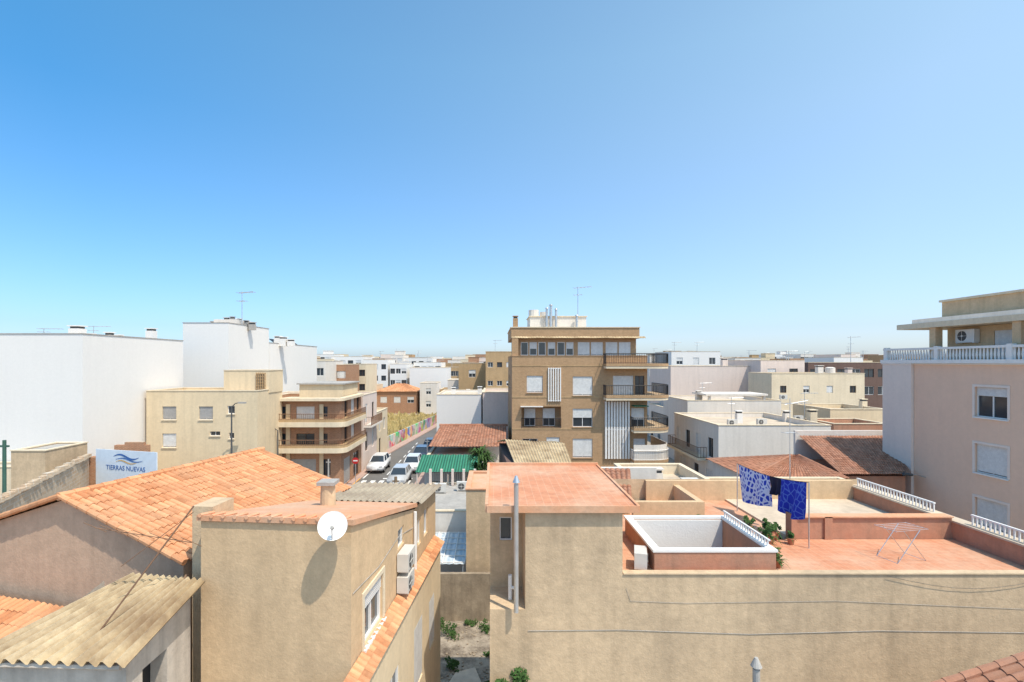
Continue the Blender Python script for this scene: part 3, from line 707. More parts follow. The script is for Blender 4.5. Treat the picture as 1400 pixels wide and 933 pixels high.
ac_unit(-3.3,31.5,3.5,label='grey air conditioning unit on the terrace'); ac_unit(-1.9,32,3.5,label='white air conditioning unit on the terrace')
g=Thing('sheet_roof_house','house with ochre corrugated cement sheet roof','house',(2.5,32,0))
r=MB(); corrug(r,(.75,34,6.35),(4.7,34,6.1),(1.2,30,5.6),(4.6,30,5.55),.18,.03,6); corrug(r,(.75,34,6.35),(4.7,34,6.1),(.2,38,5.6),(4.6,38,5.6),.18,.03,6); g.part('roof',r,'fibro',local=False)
g.part('wall',MB().prism([(.8,30.2),(4.5,30.2),(4.5,37.8),(.4,37.8)],0,5.5),'brown',local=False)
solo('parapet_wall','white rendered boundary wall behind the red roof','wall',MB().box(3.0,7.0,22,22.2,0,6.95),'white2')
lt=Thing('tiled_lean_to','lean-to with clay tile roof beside a white wall','lean-to',(4.5,18,0))
r=MB(); tilepatch(r,(4.1,21.0,7.1),(5.6,21.0,7.1),(3.75,17,6.7),(4.6,17,6.7)); lt.part('roof',r,'tiled',local=False); lt.part('wall',MB().box(3.8,4.55,17.1,20.9,0,6.6),'tan2',local=False)
building('courtyard_house','low cream house with flat roof behind the terrace',6.6,10.2,23,28,5.9,'cream',front=[(1,1.9,4,5,'shut')])
building('courtyard_house','low ochre house with flat roof behind the terrace',10.6,17.5,21,26,5.6,'creamyel',front=[(1,1.9,3.9,5,'glass'),(4,4.9,3.9,5,'shut')])
chim(8.0,25,5.4,.4,.7,'white2'); chim(12.5,23,5.1,.4,.8,'tan','tan rendered chimney on a low roof'); ac_unit(9.3,24.5,5.42,label='white air conditioning unit standing on a low roof')
# ------------------------------------------------------------ green awning house & cluster
gh=building('awning_house','low white house with green awning',-5.4,-.9,40,46,3.9,'white2',par=.1,front=[(.5,1.6,.9,2.2,'glass'),(2.6,3.5,.1,2.2,'doorb')])
r=MB(); corrug(r,(-5.6,40,4.25),(-.9,40,4.25),(-5.6,36.6,3.6),(-.9,36.6,3.6),.45,.02,4); gh.part('awning',r,'green',local=False)
for x in(-5.5,-3.3,-1.0):
    r=MB(); r.cyl((x,36.7,0),(x,36.7,3.58),.05); gh.part('awning_post',r,'pinkwhite',local=False)
g2=Thing('tiled_roof_house','low house with broad weathered clay tile roof','house',(-2,47,0))
r=MB(); tilepatch(r,(-5.1,49,5.4),(1.2,49,5.4),(-5.4,42.2,4.5),(1.0,42.2,4.5),.26,.42,.05,var=.3); tilepatch(r,(-5.1,49,5.4),(1.2,49,5.4),(-5.4,56,4.6),(1.0,56,4.6),.28,.45,.05); g2.part('roof',r,'tiled',local=False)
r=MB(); ridge(r,(-5.2,49,5.45),(1.3,49,5.45),.13,.5); g2.part('ridge_tile',r,'tiled',local=False)
g2.part('wall',MB().box(-5.2,.9,46.1,55.8,0,4.5),'white2',local=False)
tr=Thing('yucca_tree','spiky dark green yucca tree beside an awning','tree',(X(658,35.0),35.0,0))
tr.part('trunk',MB().cyl((0,0,0),(.05,0,4.4),.14,.09,8),'wood'); mb=MB()
for k in range(10): fronds(mb,(random.gauss(0,.3),random.gauss(0,.3),4.6+random.uniform(-.6,.7)),40,1.0,up=1.)
tr.part('crown',mb,'leaf')
building('white_party_wall_house','plain white rendered house with blank wall',X(597,60),X(658,60),60,70,Z(540,60),'white',par=.3)
building('pinkish_house','pale pink rendered house with blank wall',X(660,58.5),X(702,58.5),58.5,68,Z(537,58.5),'pinkwhite',par=.3)
chim(X(656,61),61,Z(540,60)-.3,.5,1.0)
# ------------------------------------------------------------ brown brick apartment block
y0=46.; x0=1.64; x1=13.8
fr=opsF(y0,x0,[(720,742,514,537,'shut'),(783,810,515,541,'shut'),(713,767,556,585,'loggia',1.0),(783,810,559,584,'half'),(747,765,598,617,'half'),(783,810,600,626,'shut'),(714,735,600,617,'glass'),
 (838,866,514,543,'doorshut'),(868,881,514,543,'doorb'),(863,881,558,587,'doorhalf'),(866,882,600,628,'doorshut'),(720,742,645,660,'shut'),(783,810,643,667,'glass')])
J=building('brick_apartment_block','tall brown brick apartment block with rounded corner balconies',x0,x1,y0,58,12.0,'brick',front=fr,left=[(2,3,9,10.2,'glass'),(6,7,9,10.2,'shut')],right=gridops(12,0,3,3,1.2,1.4,2.85,base=3.0),par=.7,coping='brick',sills=True)
lo=opsF(y0,x0,[(713,767,556,585)])[0]
Flo=Fr((0,1.0),(1,0),(0,-1))
for (a0,a1) in ((lo[0]+.3,lo[0]+1.3),(lo[0]+2.0,lo[0]+3.1)): window(J,Flo,(a0,a1,lo[2]+.05,lo[3]-.25,'doorhalf',-.06))
J.part('loggia_railing',MB().rail([(lo[0],-.04),(lo[1],-.04)],lo[2],lo[2]+.85,.12,.014),'black')
p=MB(); a0=X(750,y0)-x0;a1=X(766,y0)-x0
for k in range(6): x=a0+(a1-a0)*k/5; p.box(x-.05,x+.05,-.14,-.003,Z(549,y0),Z(503,y0))
p.box(a0,a1,-.10,-.004,Z(504.5,y0),Z(503.5,y0)); p.box(a0,a1,-.10,-.004,Z(548.5,y0),Z(547.5,y0))
J.part('louvre_screen',p,'whitep')
p=MB(); a0=X(828,y0)-x0;a1=X(859,y0)-x0
for k in range(9): x=a0+(a1-a0)*k/8; p.box(x-.08,x+.08,-.22,-.003,Z(627,y0),Z(549,y0))
p.box(a0,a1,-.15,-.004,Z(588,y0),Z(586.5,y0))
J.part('louvre_screen',p,'whitep',label='tall white vertical slat screen')
J.part('awning',MB().prism([(lo[0]-.1,-.5),(lo[0]+1.9,-.5),(lo[0]+1.9,-.01),(lo[0]-.1,-.01)],lo[3]-.02,lo[3]+.04),'shut')
for zz in (5.42,8.28,11.1): J.part('floor_band',MB().box(0.02,X(824,y0)-x0,-.03,-.003,zz,zz+.1),'ochre')
p=MB(); aops=[]
for (q0,q1,st) in ((712,722,'glass'),(724,734,'half'),(736,746,'glass'),(749,759,'half'),(762,772,'glass'),(774,784,'half'),(790,806,'shut'),(808,824,'shut'),(828,844,'shut'),(846,862,'shut')):
    aops.append((X(q0,46.9)-x0-.6,X(q1,46.9)-x0-.6,12.1,13.3,st,.06))
FA=Fr((.6,.9),(1,0),(0,-1)); facade(p,FA,10.8,11.3,13.62,aops); p.face([(11.4,.9,11.3),(11.4,10.5,11.3),(11.4,10.5,13.62),(11.4,.9,13.62)]); p.face([(.6,.9,11.3),(.6,10.5,11.3),(.6,10.5,13.62),(.6,.9,13.62)])
J.part('attic_wall',p,'brick')
for o in aops: window(J,FA,o)
J.part('attic_roof',MB().box(-.05,11.6,.5,11,13.63,14.6),'brick')
J.part('attic_end_wall',MB().box(0.003,.58,.19,1.35,11.3,13.62),'brick')
p=MB(); tilepatch(p,(-.05,.495,13.80),(12.1,.495,13.80),(-.05,.25,13.64),(12.1,.25,13.64),.25,.4,.03); J.part('tile_canopy',p,'fibro')
J.part('roof_coping',MB().box(-.12,11.67,.43,11.05,14.602,14.68),'cream')
J.part('lift_housing',MB().box(1.9,7.4,4,8,14.69,15.9),'white2')
for (x,z1,r) in ((2.3,16.6,.5),(3.3,16.4,.4)): J.part('water_tank',MB().cyl((x,4.5,15.985),(x,4.5,z1),r,r,12),'white2')
J.part('lift_housing_roof',MB().box(1.8,7.5,3.9,8.1,15.902,15.98),'cream')
for (x,h,r) in ((3.5,1.9,.12),(3.9,2.2,.14),(4.4,1.8,.12),(6.4,1.2,.12)): flue(x0+x,49.6,14.7,h,r,'steel','tall steel flue pipe on the brick block roof')
chim(x0+.35,46.9,14.68,.45,.8,'brick','brown brick chimney on the apartment block roof')
antenna(X(790,50),50,15.95,2.9,'tall multi-element television aerial on a roof',1.2,.04)
def rounded(xa,xb,ya,yb,R,n=8):
    pts=[(xa,ya)]
    for k in range(n+1):
        t=-math.pi/2+math.pi/2*k/n; pts.append((xb-R+R*math.cos(t),ya+R+R*math.sin(t)))
    pts.append((xb,yb)); return pts
for i,zb in enumerate((2.75,5.6,8.45,11.25)):
    xa=(X(862,y0)-x0 if i in(0,1) else X(825,y0)-x0)
    pts=rounded(xa,14.1,-1.15,5.0,1.6)
    poly=pts+[(12.17,5.0),(12.17,-.004),(xa,-.004)]
    J.part('balcony',MB().prism(poly,zb-.34,zb-.14),'cream')
    e=MB().prism([(p[0]+(0 if k==0 else .03),p[1]-.03) for k,p in enumerate(pts)]+[(12.18,5.0),(12.18,-.006),(xa,-.006)],zb-.138,zb+.1); J.part('balcony_edge',e,'brick')
    J.part('balcony_railing',MB().rail([(xa,-.003)]+pts,zb+.1,zb+.98,.15,.016,top=.035),'whitep' if i==0 else 'black')
J.part('balcony_panel',MB().prism([(p[0]-.08,p[1]+.08) for p in rounded(X(862,y0)-x0+.1,14.1,-1.15,4.9,1.6)]+[(p[0]-.11,p[1]+.11) for p in rounded(X(862,y0)-x0+.1,14.1,-1.15,4.9,1.6)][::-1],2.86,4.2),'white2')
J.part('awning',MB().prism([(X(863,y0)-x0,-.9),(X(883,y0)-x0,-.9),(X(883,y0)-x0,-.01),(X(863,y0)-x0,-.01)],7.55,7.62),'green')
# ------------------------------------------------------------ left white buildings
D1=building('white_apartment_block','large white rendered block with blank party walls',-60,-28.1,35,46.3,Z(457,35),'white',par=.4,coping='grey')
for (px,s,h) in ((106,.8,1.2),(125,.4,.6),(150,.5,.7),(163,.4,.5)): chim(X(px,40),40,12.9,s,h,'white')
chim(X(207,43),43,12.9,.6,1.2,'white'); antenna(X(128,41),41,13,1.4); antenna(X(60,38),38,13,1.0)
D2=building('white_apartment_block','tall white rendered block with roof plant',X(250,50),-25.9,50,59,15.3,'white',par=.5,coping='grey')
D3=building('white_apartment_block','lower white rendered wing with blank side wall',-34,-25.9,59.1,75,13.7,'white',par=.4,coping='grey')
for (px,h,s) in ((292,.7,.6),(300,.9,.5),(310,1.1,.6),(318,1.2,.5),(327,1.0,.6),(337,.8,.5),(345,.6,.7)): chim(X(px,54),54,14.85,s*.8,h,random.choice(['white','grey']))
solo('roof_tank_housing','white lift housing on the block roof','roof structure',MB().box(-29,-26.5,53,57,14.8,15.9),'white2')
antenna(X(331,53),53,15.2,3.6,'tall television aerial on the white block roof',1.3,.045)
for (px,h) in ((380,1.0),(388,.9),(398,.6)): chim(X(px,62),62,13.4,.7,h,'white')
for k in range(4):
    s=MB(); slab(s,[(-26.9,64+k*2,13.5),(-26.9,65.6+k*2,13.5),(-28.1,65.6+k*2,14.4),(-28.1,64+k*2,14.4)],.06)
    solo('solar_panel','dark solar collector tilted on the white roof','solar panel',s,'black',group='solar collectors on the white roof')
y0=41.; x0=X(200,y0); x1=X(352,y0)
fr=opsF(y0,x0,[(222,241,556,574,'shutg'),(272,291,556,574,'shutg'),(222,241,593,612,'shut'),(287,301,590,596,'glass'),(311,321,555,566,'glass'),(313,320,592,600,'glass')])
E=building('cream_apartment_house','cream rendered three storey house with shuttered windows',x0,x1,y0,45.8,Z(535,y0),'creamyel',front=fr,par=.3,sills=True)
building('stair_tower','cream rendered stair tower on a flat roof',X(306,43),X(368,43),43,45.8,Z(507,43),'creamyel',z0=8.9,par=.2,cat='roof structure')
mb=MB(); xs=X(350,42.9)
for i in range(5): mb.box(xs+i*.18,xs+i*.18+.04,42.86,42.98,8.95,10.6)
for j in range(7): mb.box(xs,xs+.76,42.87,42.97,8.95+j*.26,8.99+j*.26)
solo('lattice_screen','brown block lattice screen on the stair tower','screen',mb,'ochre')
y0=46.; x0=X(352,y0); x1=-13.7
fr=opsF(y0,x0,[(372,392,556,577,'doorb'),(405,430,556,577,'doorshut'),(436,448,556,570,'brown'),(372,392,593,612,'doorb'),(405,430,593,612,'doorb'),(436,448,593,606,'brown'),(365,388,628,652,'doorb'),(398,432,628,652,'shutg'),(438,452,628,650,'doorb')])
F_=building('balcony_apartment_house','red brick and cream house with wraparound balconies',x0,x1,y0,53,Z(545,y0),'redbrick',front=fr,right=[(1,2,6.3,8,'doorb'),(3.2,4.4,6.3,8,'doorshut'),(5.2,6.2,6.3,8,'brown'),(1,2,3.9,5.5,'doorb'),(3.2,4.4,3.9,5.5,'doorshut'),(.8,3,.2,2.6,'shutg'),(4,6,.2,2.6,'doorb')],par=.3)
for i,zb in enumerate((3.75,6.05)):
    pts=rounded(-.3,7.3+.9,-1.0,6.4,.9)
    F_.part('balcony',MB().prism(pts+[(7.33,6.4),(7.33,-.004),(-.3,-.004)],zb-.3,zb+.14),'cream')
    F_.part('balcony_front',MB().prism([(p[0]-.04,p[1]+.04) for p in pts]+[(7.34,6.36),(7.34,-.006),(-.28,-.006)],zb+.142,zb+.34),'ochre')
    F_.part('balcony_railing',MB().rail([(-.3,-.01)]+[(p[0]-.06,p[1]+.06) for p in pts],zb+.34,zb+.85,.16,.016,top=.03),'rust')
for x in (-.05,2.6,5.6): F_.part('pier',MB().box(x,x+.35,-.12,-.008,0,7.7),'creamyel')
pts=rounded(-.1,7.9,-.7,6.6,.7); F_.part('cornice',MB().prism(pts+[(7.35,6.6),(7.35,-.009),(-.1,-.009)],Z(548,46),Z(545,46)+.05),'cream')
F_.part('roof_room',MB().box(3.2,7.2,1.5,6.8,8.0,9.4),'creamyel'); F_.part('roof_room_slab',MB().box(3.0,7.4,1.3,7.0,9.402,9.52),'grey')
ws=building('white_street_house','narrow white house with railed balconies',-24,-13.6,53.2,59.5,8.0,'pinkwhite',right=[(1,2,5,7,'doorshut'),(4,5,5,7,'doorb'),(1,2,2,4,'brown'),(4,5,2,4,'doorshut')],par=.3)
ws.part('balcony',MB().box(-13.59,-12.8,53.6,59,4.6,4.8),'white2',local=False); ws.part('balcony_railing',MB().rail([(-13.5,53.65),(-12.85,53.65),(-12.85,58.95)],4.8,5.7,.2,.02),'rust',local=False)
building('cream_street_house','low cream street house',-24,-13.6,59.7,65.5,5.6,'cream',right=[(1,2,3.2,4.6,'shut'),(3.5,4.5,3.2,4.6,'glass'),(1,2,.3,2.4,'doorb')],par=.3)
w=MB()
for a,b in (((-14.25,66),(-11.1,92)),((-11.1,92),(-8.9,112))): w.prism([a,b,(b[0]-.2,b[1]),(a[0]-.2,a[1])],0,1.6)
solo('mural_wall','long boundary wall covered with bright painted murals','wall',w,'mural')
rb=building('red_roof_house','brick house with orange tiled hip roof',-26,-17,114,122,4.8,'redbrick',front=gridops(9,0,1,3,1.5,1.4,2.9,base=1.4),par=.02)
r=MB(); P=[(-26.3,113.7,4.88),(-16.7,113.7,4.88),(-16.7,122.3,4.88),(-26.3,122.3,4.88)]; a=(-22.5,118,6.5);b=(-20.5,118,6.5)
tilepatch(r,a,b,P[0],P[1],.5,.6,.08); tilepatch(r,b,a,P[2],P[3],.5,.6,.08); tilepatch(r,b,b,P[1],P[2],.5,.6,.08); tilepatch(r,a,a,P[3],P[0],.5,.6,.08); rb.part('roof_tiles',r,'tile',local=False)
building('street_end_house','small white house at the end of the lot',-16.3,-12.5,113,121,6.8,'white2',front=gridops(3.8,0,2,1,1.1,1.3,2.8,base=.6)); building('street_end_house','ochre house at the end of the lot',-12.3,-7.6,118,126,5.2,'ochre',front=gridops(4.7,0,1,2,1.1,1.3,2.8,base=1.6)); building('street_end_house','beige house beyond the dry lot',-36,-26.6,115,123,6.2,'creamyel',front=gridops(9.4,0,2,3,1.1,1.3,2.8,base=.4))
# ------------------------------------------------------------ mid distance
def dist(label,pxa,pxb,py,d,mat,dep=10,nf=2,nc=3,ww=1.2,hh=1.3,style=('glass','shut','half','brown'),par=.4,name='distant_building',grp=None,left=0):
    xa=X(pxa,d);xb=X(pxb,d);h=Z(py,d)
    fr=gridops(xb-xa,h,nf,nc,ww,hh,2.9,style) if nf*nc else []
    lf=gridops(dep,h,nf,left,ww,hh,2.9,style) if left else []
    return building(name,label,xa,xb,d,d+dep,h,mat,front=fr,left=lf if xa>0 else (),right=lf if xa<=0 else (),par=par,group=grp)
dist('brown and ochre block seen over rooftops',627,664,497,90,'ochre',nf=1,nc=1)
dist('tall ochre brown block with small windows',664,702,481,80,'ochre',nf=3,nc=3,ww=.8,hh=.8); antenna(X(677,82),82,13,2)
dist('low white wing in front of ochre block',640,702,540,78,'white2',nf=1,nc=2)
dist('white blank walled building beside the street',560,612,503,128,'white',nf=0,nc=0); dist('white building with small windows',612,632,520,99,'white2',nf=1,nc=1)
dist('white block with rows of windows',497,530,492,130,'white',nf=3,nc=3); dist('brown brick block with balconies',436,471,499,92,'redbrick',nf=3,nc=4,ww=1.5,hh=1.3,style=('shut','brown'))
dist('cream block with roller shutters',470,500,498,104,'cream',nf=3,nc=3); dist('white block with dark windows',533,556,498,130,'white',nf=3,nc=3)
dist('grey white terrace block',430,445,494,86,'white2',nf=2,nc=1)
K=building('corner_street_house','two storey cream house with balconies along the street',18.0,27.0,41.0,51,6.4,'white2',left=opsL(10,41,[(42,43,3.6,5.2,'doorb'),(44.5,45.5,3.6,5.2,'shut'),(47,48,3.6,5.2,'doorb'),(49.3,50.2,3.6,5.2,'shut'),(42,43.4,.3,2.5,'shut'),(45,46,.3,2.5,'doorb'),(48,49.4,.3,2.5,'shut')]),par=.4)
K.part('balcony',MB().box(17.1,17.998,43,50.6,3.2,3.4),'cream',local=False); K.part('balcony_railing',MB().rail([(17.9,43.1),(17.2,43.1),(17.2,50.5),(17.9,50.5)],3.4,4.3,.2,.02),'rust',local=False)
dist('white two storey house with low roof room',940,1068,548,56,'white2',nf=1,nc=3,dep=8,ww=.9,hh=1.0)
solo('roof_canopy','thin pale canopy slab on a flat roof','canopy',MB().box(X(965,57),X(1050,57),57,61,Z(545,57)+.3,Z(545,57)+.5).box(X(970,57),X(973,57),57.2,57.5,7.2,7.95).box(X(1045,57),X(1048,57),57.2,57.5,7.2,7.95),'white2')
dist('pinkish grey building with a broad blank wall',917,1040,501,75,'pinkwhite',nf=0,nc=0)
dist('white building with stepped roofs',1055,1182,511,65,'cream',nf=1,nc=4,ww=.8,hh=.9,dep=6)
dist('white building with terrace parapet',1040,1100,493,72,'pinkwhite',nf=1,nc=2)
dist('dark brown modern block with large windows',1105,1216,496,85,'brown',nf=2,nc=6,ww=1.6,hh=1.4,style=('glass','brown'))
dist('pale ochre house with cornice',1135,1212,560,48,'creamyel',nf=0,nc=0,dep=6); dist('brown house with flat roof',1140,1214,580,43,'redpar',nf=0,nc=0,dep=4)
dist('white block behind flat roofs',918,985,481,98,'white',nf=1,nc=3); dist('white block with roof terrace',888,930,487,110,'white2',nf=2,nc=3)
dist('low white block on the skyline',1005,1040,490,100,'white2',nf=1,nc=3); dist('low white block on the skyline',1140,1180,489,105,'white',nf=1,nc=3)
dist('cream house with terrace parapet',985,1060,585,52,'cream',nf=0,nc=0,dep=3.5)
dist('white house by the side street',917,945,560,70,'white2',nf=2,nc=2,left=3); dist('orange shop house by the side street',895,917,600,78,'ochre',nf=2,nc=1)
for (px,d,zt,w,h,mt) in ((955,60,6.9,.6,1.0,'white2'),(1010,46,6.0,.5,.9,'white'),(1075,47,6.0,.5,.8,'white2'),(1110,45,6.0,.6,1.1,'cream'),(990,78,10.6,.8,1.2,'pinkwhite'),(1030,80,10.6,.6,1.0,'white2'),(1120,68,9.6,.7,1.2,'white2'),(1160,67,9.6,.6,.9,'pinkwhite'),(1180,51,6.7,.5,.9,'cream'),(640,80,6.1,.5,.9,'white'),(620,64,7.3,.5,.8,'white')): chim(X(px,d),d,zt,w,h,mt,'rendered chimney on a neighbouring flat roof')
for (px,d,zt) in ((1000,44,6.02),(1040,44.5,6.02),(1090,47,6.02),(1070,60,7.1)): ac_unit(X(px,d),d,zt,label='white air conditioning unit on a flat roof')
for (px,d,z,h) in ((1000,48,6.0,2.2),(1100,49,6.0,2.6),(960,60,6.9,2.2)): antenna(X(px,d),d,z,h,s=1,r=.03)
for (px,d,zt) in ((1015,79,10.6),(1135,69,9.6)): solo('water_tank','pale round water tank on a flat roof','water tank',MB().cyl((X(px,d),d,zt),(X(px,d),d,zt+1.1),.6,.6,14).cyl((X(px,d),d,zt+1.1),(X(px,d),d,zt+1.2),.62,.3,14),'white2')
h1=Thing('hip_roof_house','low house with reddish hip tile roof','house',(22,30,0))
r=MB(); ap0=(X(1082,31),31,5.85);ap1=(X(1092,31),31,5.85); e=[(X(1024,28.3),28.3,5.05),(X(1160,28.3),28.3,5.05),(X(1160,28.3),34,5.05),(X(1024,28.3),34,5.05)]
tilepatch(r,ap0,ap1,e[0],e[1],.2,.33,.04); tilepatch(r,ap0,ap0,e[3],e[0],.2,.33,.04); tilepatch(r,ap1,ap1,e[1],e[2],.2,.33,.04); tilepatch(r,ap1,ap0,e[2],e[3],.2,.33,.04)
h1.part('roof',r,'tiled',local=False); h1.part('wall',MB().box(e[0][0]+.3,e[1][0]-.3,28.6,33.7,0,5.0),'white2',local=False)
for q in e: r=MB(); ridge(r,ap0 if q[0]<ap0[0] else ap1,q,.07,.35); h1.part('hip_tile',r,'tiled',local=False)
h2=Thing('lean_roof_house','low house with orange lean-to tile roof','house',(22,31,0))
r=MB(); tilepatch(r,(20.4,34.2,6.55),(26.4,34.2,6.55),(19.6,28.9,5.15),(23.6,28.9,5.15),.2,.33,.04,var=.3); h2.part('roof',r,'tiled',local=False)
h2.part('wall',MB().prism([(19.8,29.1),(23.4,29.1),(26,34.1),(20.6,34.1)],0,5.0),'redpar',local=False); h2.part('rear_wall',MB().box(20.2,26.4,34.3,34.5,0,6.9),'white2',local=False)
# ------------------------------------------------------------ pink building right
PX=24.3
pb=building('pink_apartment_block','pink rendered apartment block with white roof balustrade',PX,38,17,29.6,11.35,'pink',left=opsL(12.6,17,[(24.2,25.85,8.75,10.25,'third',.16),(24.2,25.85,5.95,7.4,'shut',.16),(24.2,25.85,3.3,4.7,'shut',.16),(19,20.6,8.75,10.25,'glass',.16),(19,20.6,5.95,7.4,'shut',.16)]),par=.02,detail=True,sills=True,coping='whitep')
for (b0,b1) in ((8.75,10.25),(5.95,7.4),(3.3,4.7)):
    p=MB()
    for (ya_,yb_,za,zb_) in ((24.08,24.2,b0,b1+.12),(25.85,25.97,b0,b1+.12),(24.2,25.85,b1,b1+.12)): p.box(PX-.03,PX-.003,ya_,yb_,za,zb_)
    pb.part('window_surround',p,'pinklight',local=False)
pb2=building('pale_apartment_wing','pale grey pink wing of an apartment block',PX-.15,38,29.62,31.8,11.35,'pinklight',par=.02,coping='whitep')
pb.part('cornice',MB().box(PX-.22,PX+.6,17,31.9,11.42,11.62),'whitep',local=False)
p=MB(); p.box(PX-.12,PX+.06,17,31.8,12.18,12.3)
n=78
for k in range(n):
    y=17.1+k*(14.6/n); p.cyl((PX-.03,y,11.62),(PX-.03,y,11.85),.035,.06,6); p.cyl((PX-.03,y,11.85),(PX-.03,y,12.18),.06,.03,6)
for y in (20,24,28,31.6): p.box(PX-.15,PX+.09,y-.12,y+.12,11.62,12.36)
pb.part('balustrade',p,'whitep',local=False)
ph=Thing('penthouse','cream penthouse storey with flat canopy slab','penthouse',(28,25,11.4))
w=MB(); FP=Fr((25.7,29.0),(0,-1),(-1,0)); po=[(2.7,3.9,11.5,13.1,'doorshut',.1),(6,7.2,11.5,13.1,'doorshut',.1)]
facade(w,FP,11,11.4,13.4,po); w.face([(25.7,29.0,11.4),(38,29.0,11.4),(38,29.0,13.4),(25.7,29.0,13.4)]); ph.part('wall',w,'tan',local=False)
FPl=Fr((25.7-28,29.0-25),(0,-1),(-1,0))
for o in po: window(ph,FPl,(o[0],o[1],o[2]-11.4,o[3]-11.4,o[4],o[5]),True)
ph.part('canopy',MB().box(PX+.1,38,18,31.0,13.42,13.72),'cream',local=False); 
for y in (28.6,24.0): ph.part('pillar',MB().box(PX+.2,PX+.6,y-.2,y+.2,11.63,13.41),'tan',local=False)
ph.part('upper_block',MB().box(26.0,38,18,29.7,13.73,14.95),'tan',local=False); ph.part('upper_coping',MB().box(25.9,38,17.9,29.8,14.952,15.07),'cream',local=False)
ph.part('roof_slab',MB().box(25.0,25.99,24,30.6,13.73,14.0),'white2',local=False)
ac_unit(25.68,27.6,12.5,label='white air conditioning unit on the penthouse wall',w=1.1,h=.75,yaw=-math.pi/2,mat='whitep')
wl_=Thing('wall_lamp','grey street lamp on an arm fixed to the pink block','street lamp',(PX,28.8,5.1))
wl_.part('arm',MB().tube([(0,0,-.1),(-.5,0,.05),(-.8,0,.05)],.03,6),'grey'); wl_.part('lamp_head',MB().cyl((-1.25,0,.1),(-.75,0,.04),.1,.07,8),'dkgrey')
# ------------------------------------------------------------ left ruin area, billboard
w=MB(); a=Vector((X(-40,19),19));b=Vector((X(122,31),31))
w.prism([(a.x,a.y),(b.x,b.y),(b.x-.3,b.y+.1),(a.x-.3,a.y+.1)],0,5.75); solo('old_block_wall','long worn blockwork wall with crumbling top','wall',w,'oldbrick')
mb=MB()
for k in range(260):
    q=a.lerp(b,random.random()); s=random.uniform(.05,.2); z=5.75; mb.box(q.x-.15-s*.5,q.x-.15+s,q.y,q.y+s*1.5,z-.01,z+s*random.uniform(.5,1.3))
solo('wall_rubble','broken masonry along the top of the old wall','rubble',mb,'oldbrick',kind='stuff')
building('ruined_outbuilding','small worn block outbuilding with flat roof',X(15,29),X(62,29),29,32,Z(617,29),'tan2',par=.05,roofm='grey',cat='outbuilding')
building('ruined_outbuilding','low crumbling cream outbuilding',X(-60,33),X(120,33),33.2,34.8,Z(640,33),'cream',par=.1,roofm='grey',cat='outbuilding')
solo('brick_pier','rough red brick pier at the end of the wall','pier',MB().box(X(118,31),X(133,31),31.1,31.6,0,Z(626,31)),'redbrick')
solo('brick_wall','short red brick wall against the cream house','wall',MB().box(X(156,37),X(202,37),37,37.3,0,Z(609,37)).box(X(170,37),X(196,37),37.02,37.28,Z(609,37),Z(605,37)),'redbrick')
bd=30.; bx0=X(131,bd);bx1=X(214,bd-1.2)
bb=Thing('billboard','pale developer billboard with blue lettering and wave logo','sign',(bx0,bd,0),math.atan2(-1.2,bx1-bx0))
BW=math.hypot(bx1-bx0,1.2); zt=Z(614,30); zb=zt-2.35
bb.part('panel',MB().box(0,BW,0,.06,zb,zt),'signface'); bb.part('post',MB().cyl((.4,.15,0),(.4,.15,zt),.06),'steel'); bb.part('post',MB().cyl((BW-.4,.15,0),(BW-.4,.15,zt),.06),'steel')
bluep=plain('sign_blue',(.05,.14,.38),.6); orangep=plain('sign_orange',(.65,.40,.14),.6)
def text(s,size,x,z,mat,th,yoff=-.01):
    cu=bpy.data.curves.new('t','FONT'); cu.body=s; cu.size=size; cu.align_x='CENTER'; cu.extrude=.004
    o=bpy.data.objects.new('t',cu); COL.objects.link(o); bpy.context.view_layer.update()
    me=bpy.data.meshes.new_from_object(o.evaluated_get(bpy.context.evaluated_depsgraph_get())); bpy.data.objects.remove(o)
    me.materials.clear(); me.materials.append(mat); q=bpy.data.objects.new('lettering',me); COL.objects.link(q); q.parent=th.e; q.location=(x,yoff,z); q.rotation_euler=(math.pi/2,0,0)
text('TIERRAS NUEVAS',.38,BW*.5,zt-1.14,bluep,bb)
def swoosh(y0_,amp,x0_,x1_,zc,tk,mat,nm):
    mb=MB(); n=20; pts=[]
    for k in range(n+1):
        u=k/n; x=x0_+(x1_-x0_)*u; z=zc+amp*math.sin(u*math.pi*2); w=tk*math.sin(math.pi*u)+.01; pts.append((x,z,w))
    for p_,q_ in zip(pts[:-1],pts[1:]): mb.face([(p_[0],y0_,p_[1]-p_[2]),(q_[0],y0_,q_[1]-q_[2]),(q_[0],y0_,q_[1]+q_[2]),(p_[0],y0_,p_[1]+p_[2])])
    bb.part(nm,mb,[mat])
swoosh(-.012,.12,BW*.30,BW*.72,zt-.36,.05,bluep,'wave_emblem'); swoosh(-.014,.08,BW*.34,BW*.68,zt-.66,.03,orangep,'wave_emblem'); swoosh(-.013,.09,BW*.34,BW*.78,zt-.53,.025,bluep,'wave_emblem')
pole(X(6,22),22,0,Z(602,22),.09,'greenpole','tall slim green metal pole beside the old wall')
lamp_post(X(312,39),39.5,Z(557,39),.6,'slim grey street lamp in front of the cream house'); lamp_post(X(356,41),44.3,Z(589,44),-.8,'grey street lamp beside the balcony house')
pole(X(449,44),44,0,Z(628,44),.08,'grey','slender grey pole at the street corner'); pole(X(541,30),30,0,Z(652,30),.11,'wood','weathered wooden utility pole behind the sheet roof')
pole(X(584,50),50,0,Z(600,50),.05,'steel','slim steel post by the pavement'); 
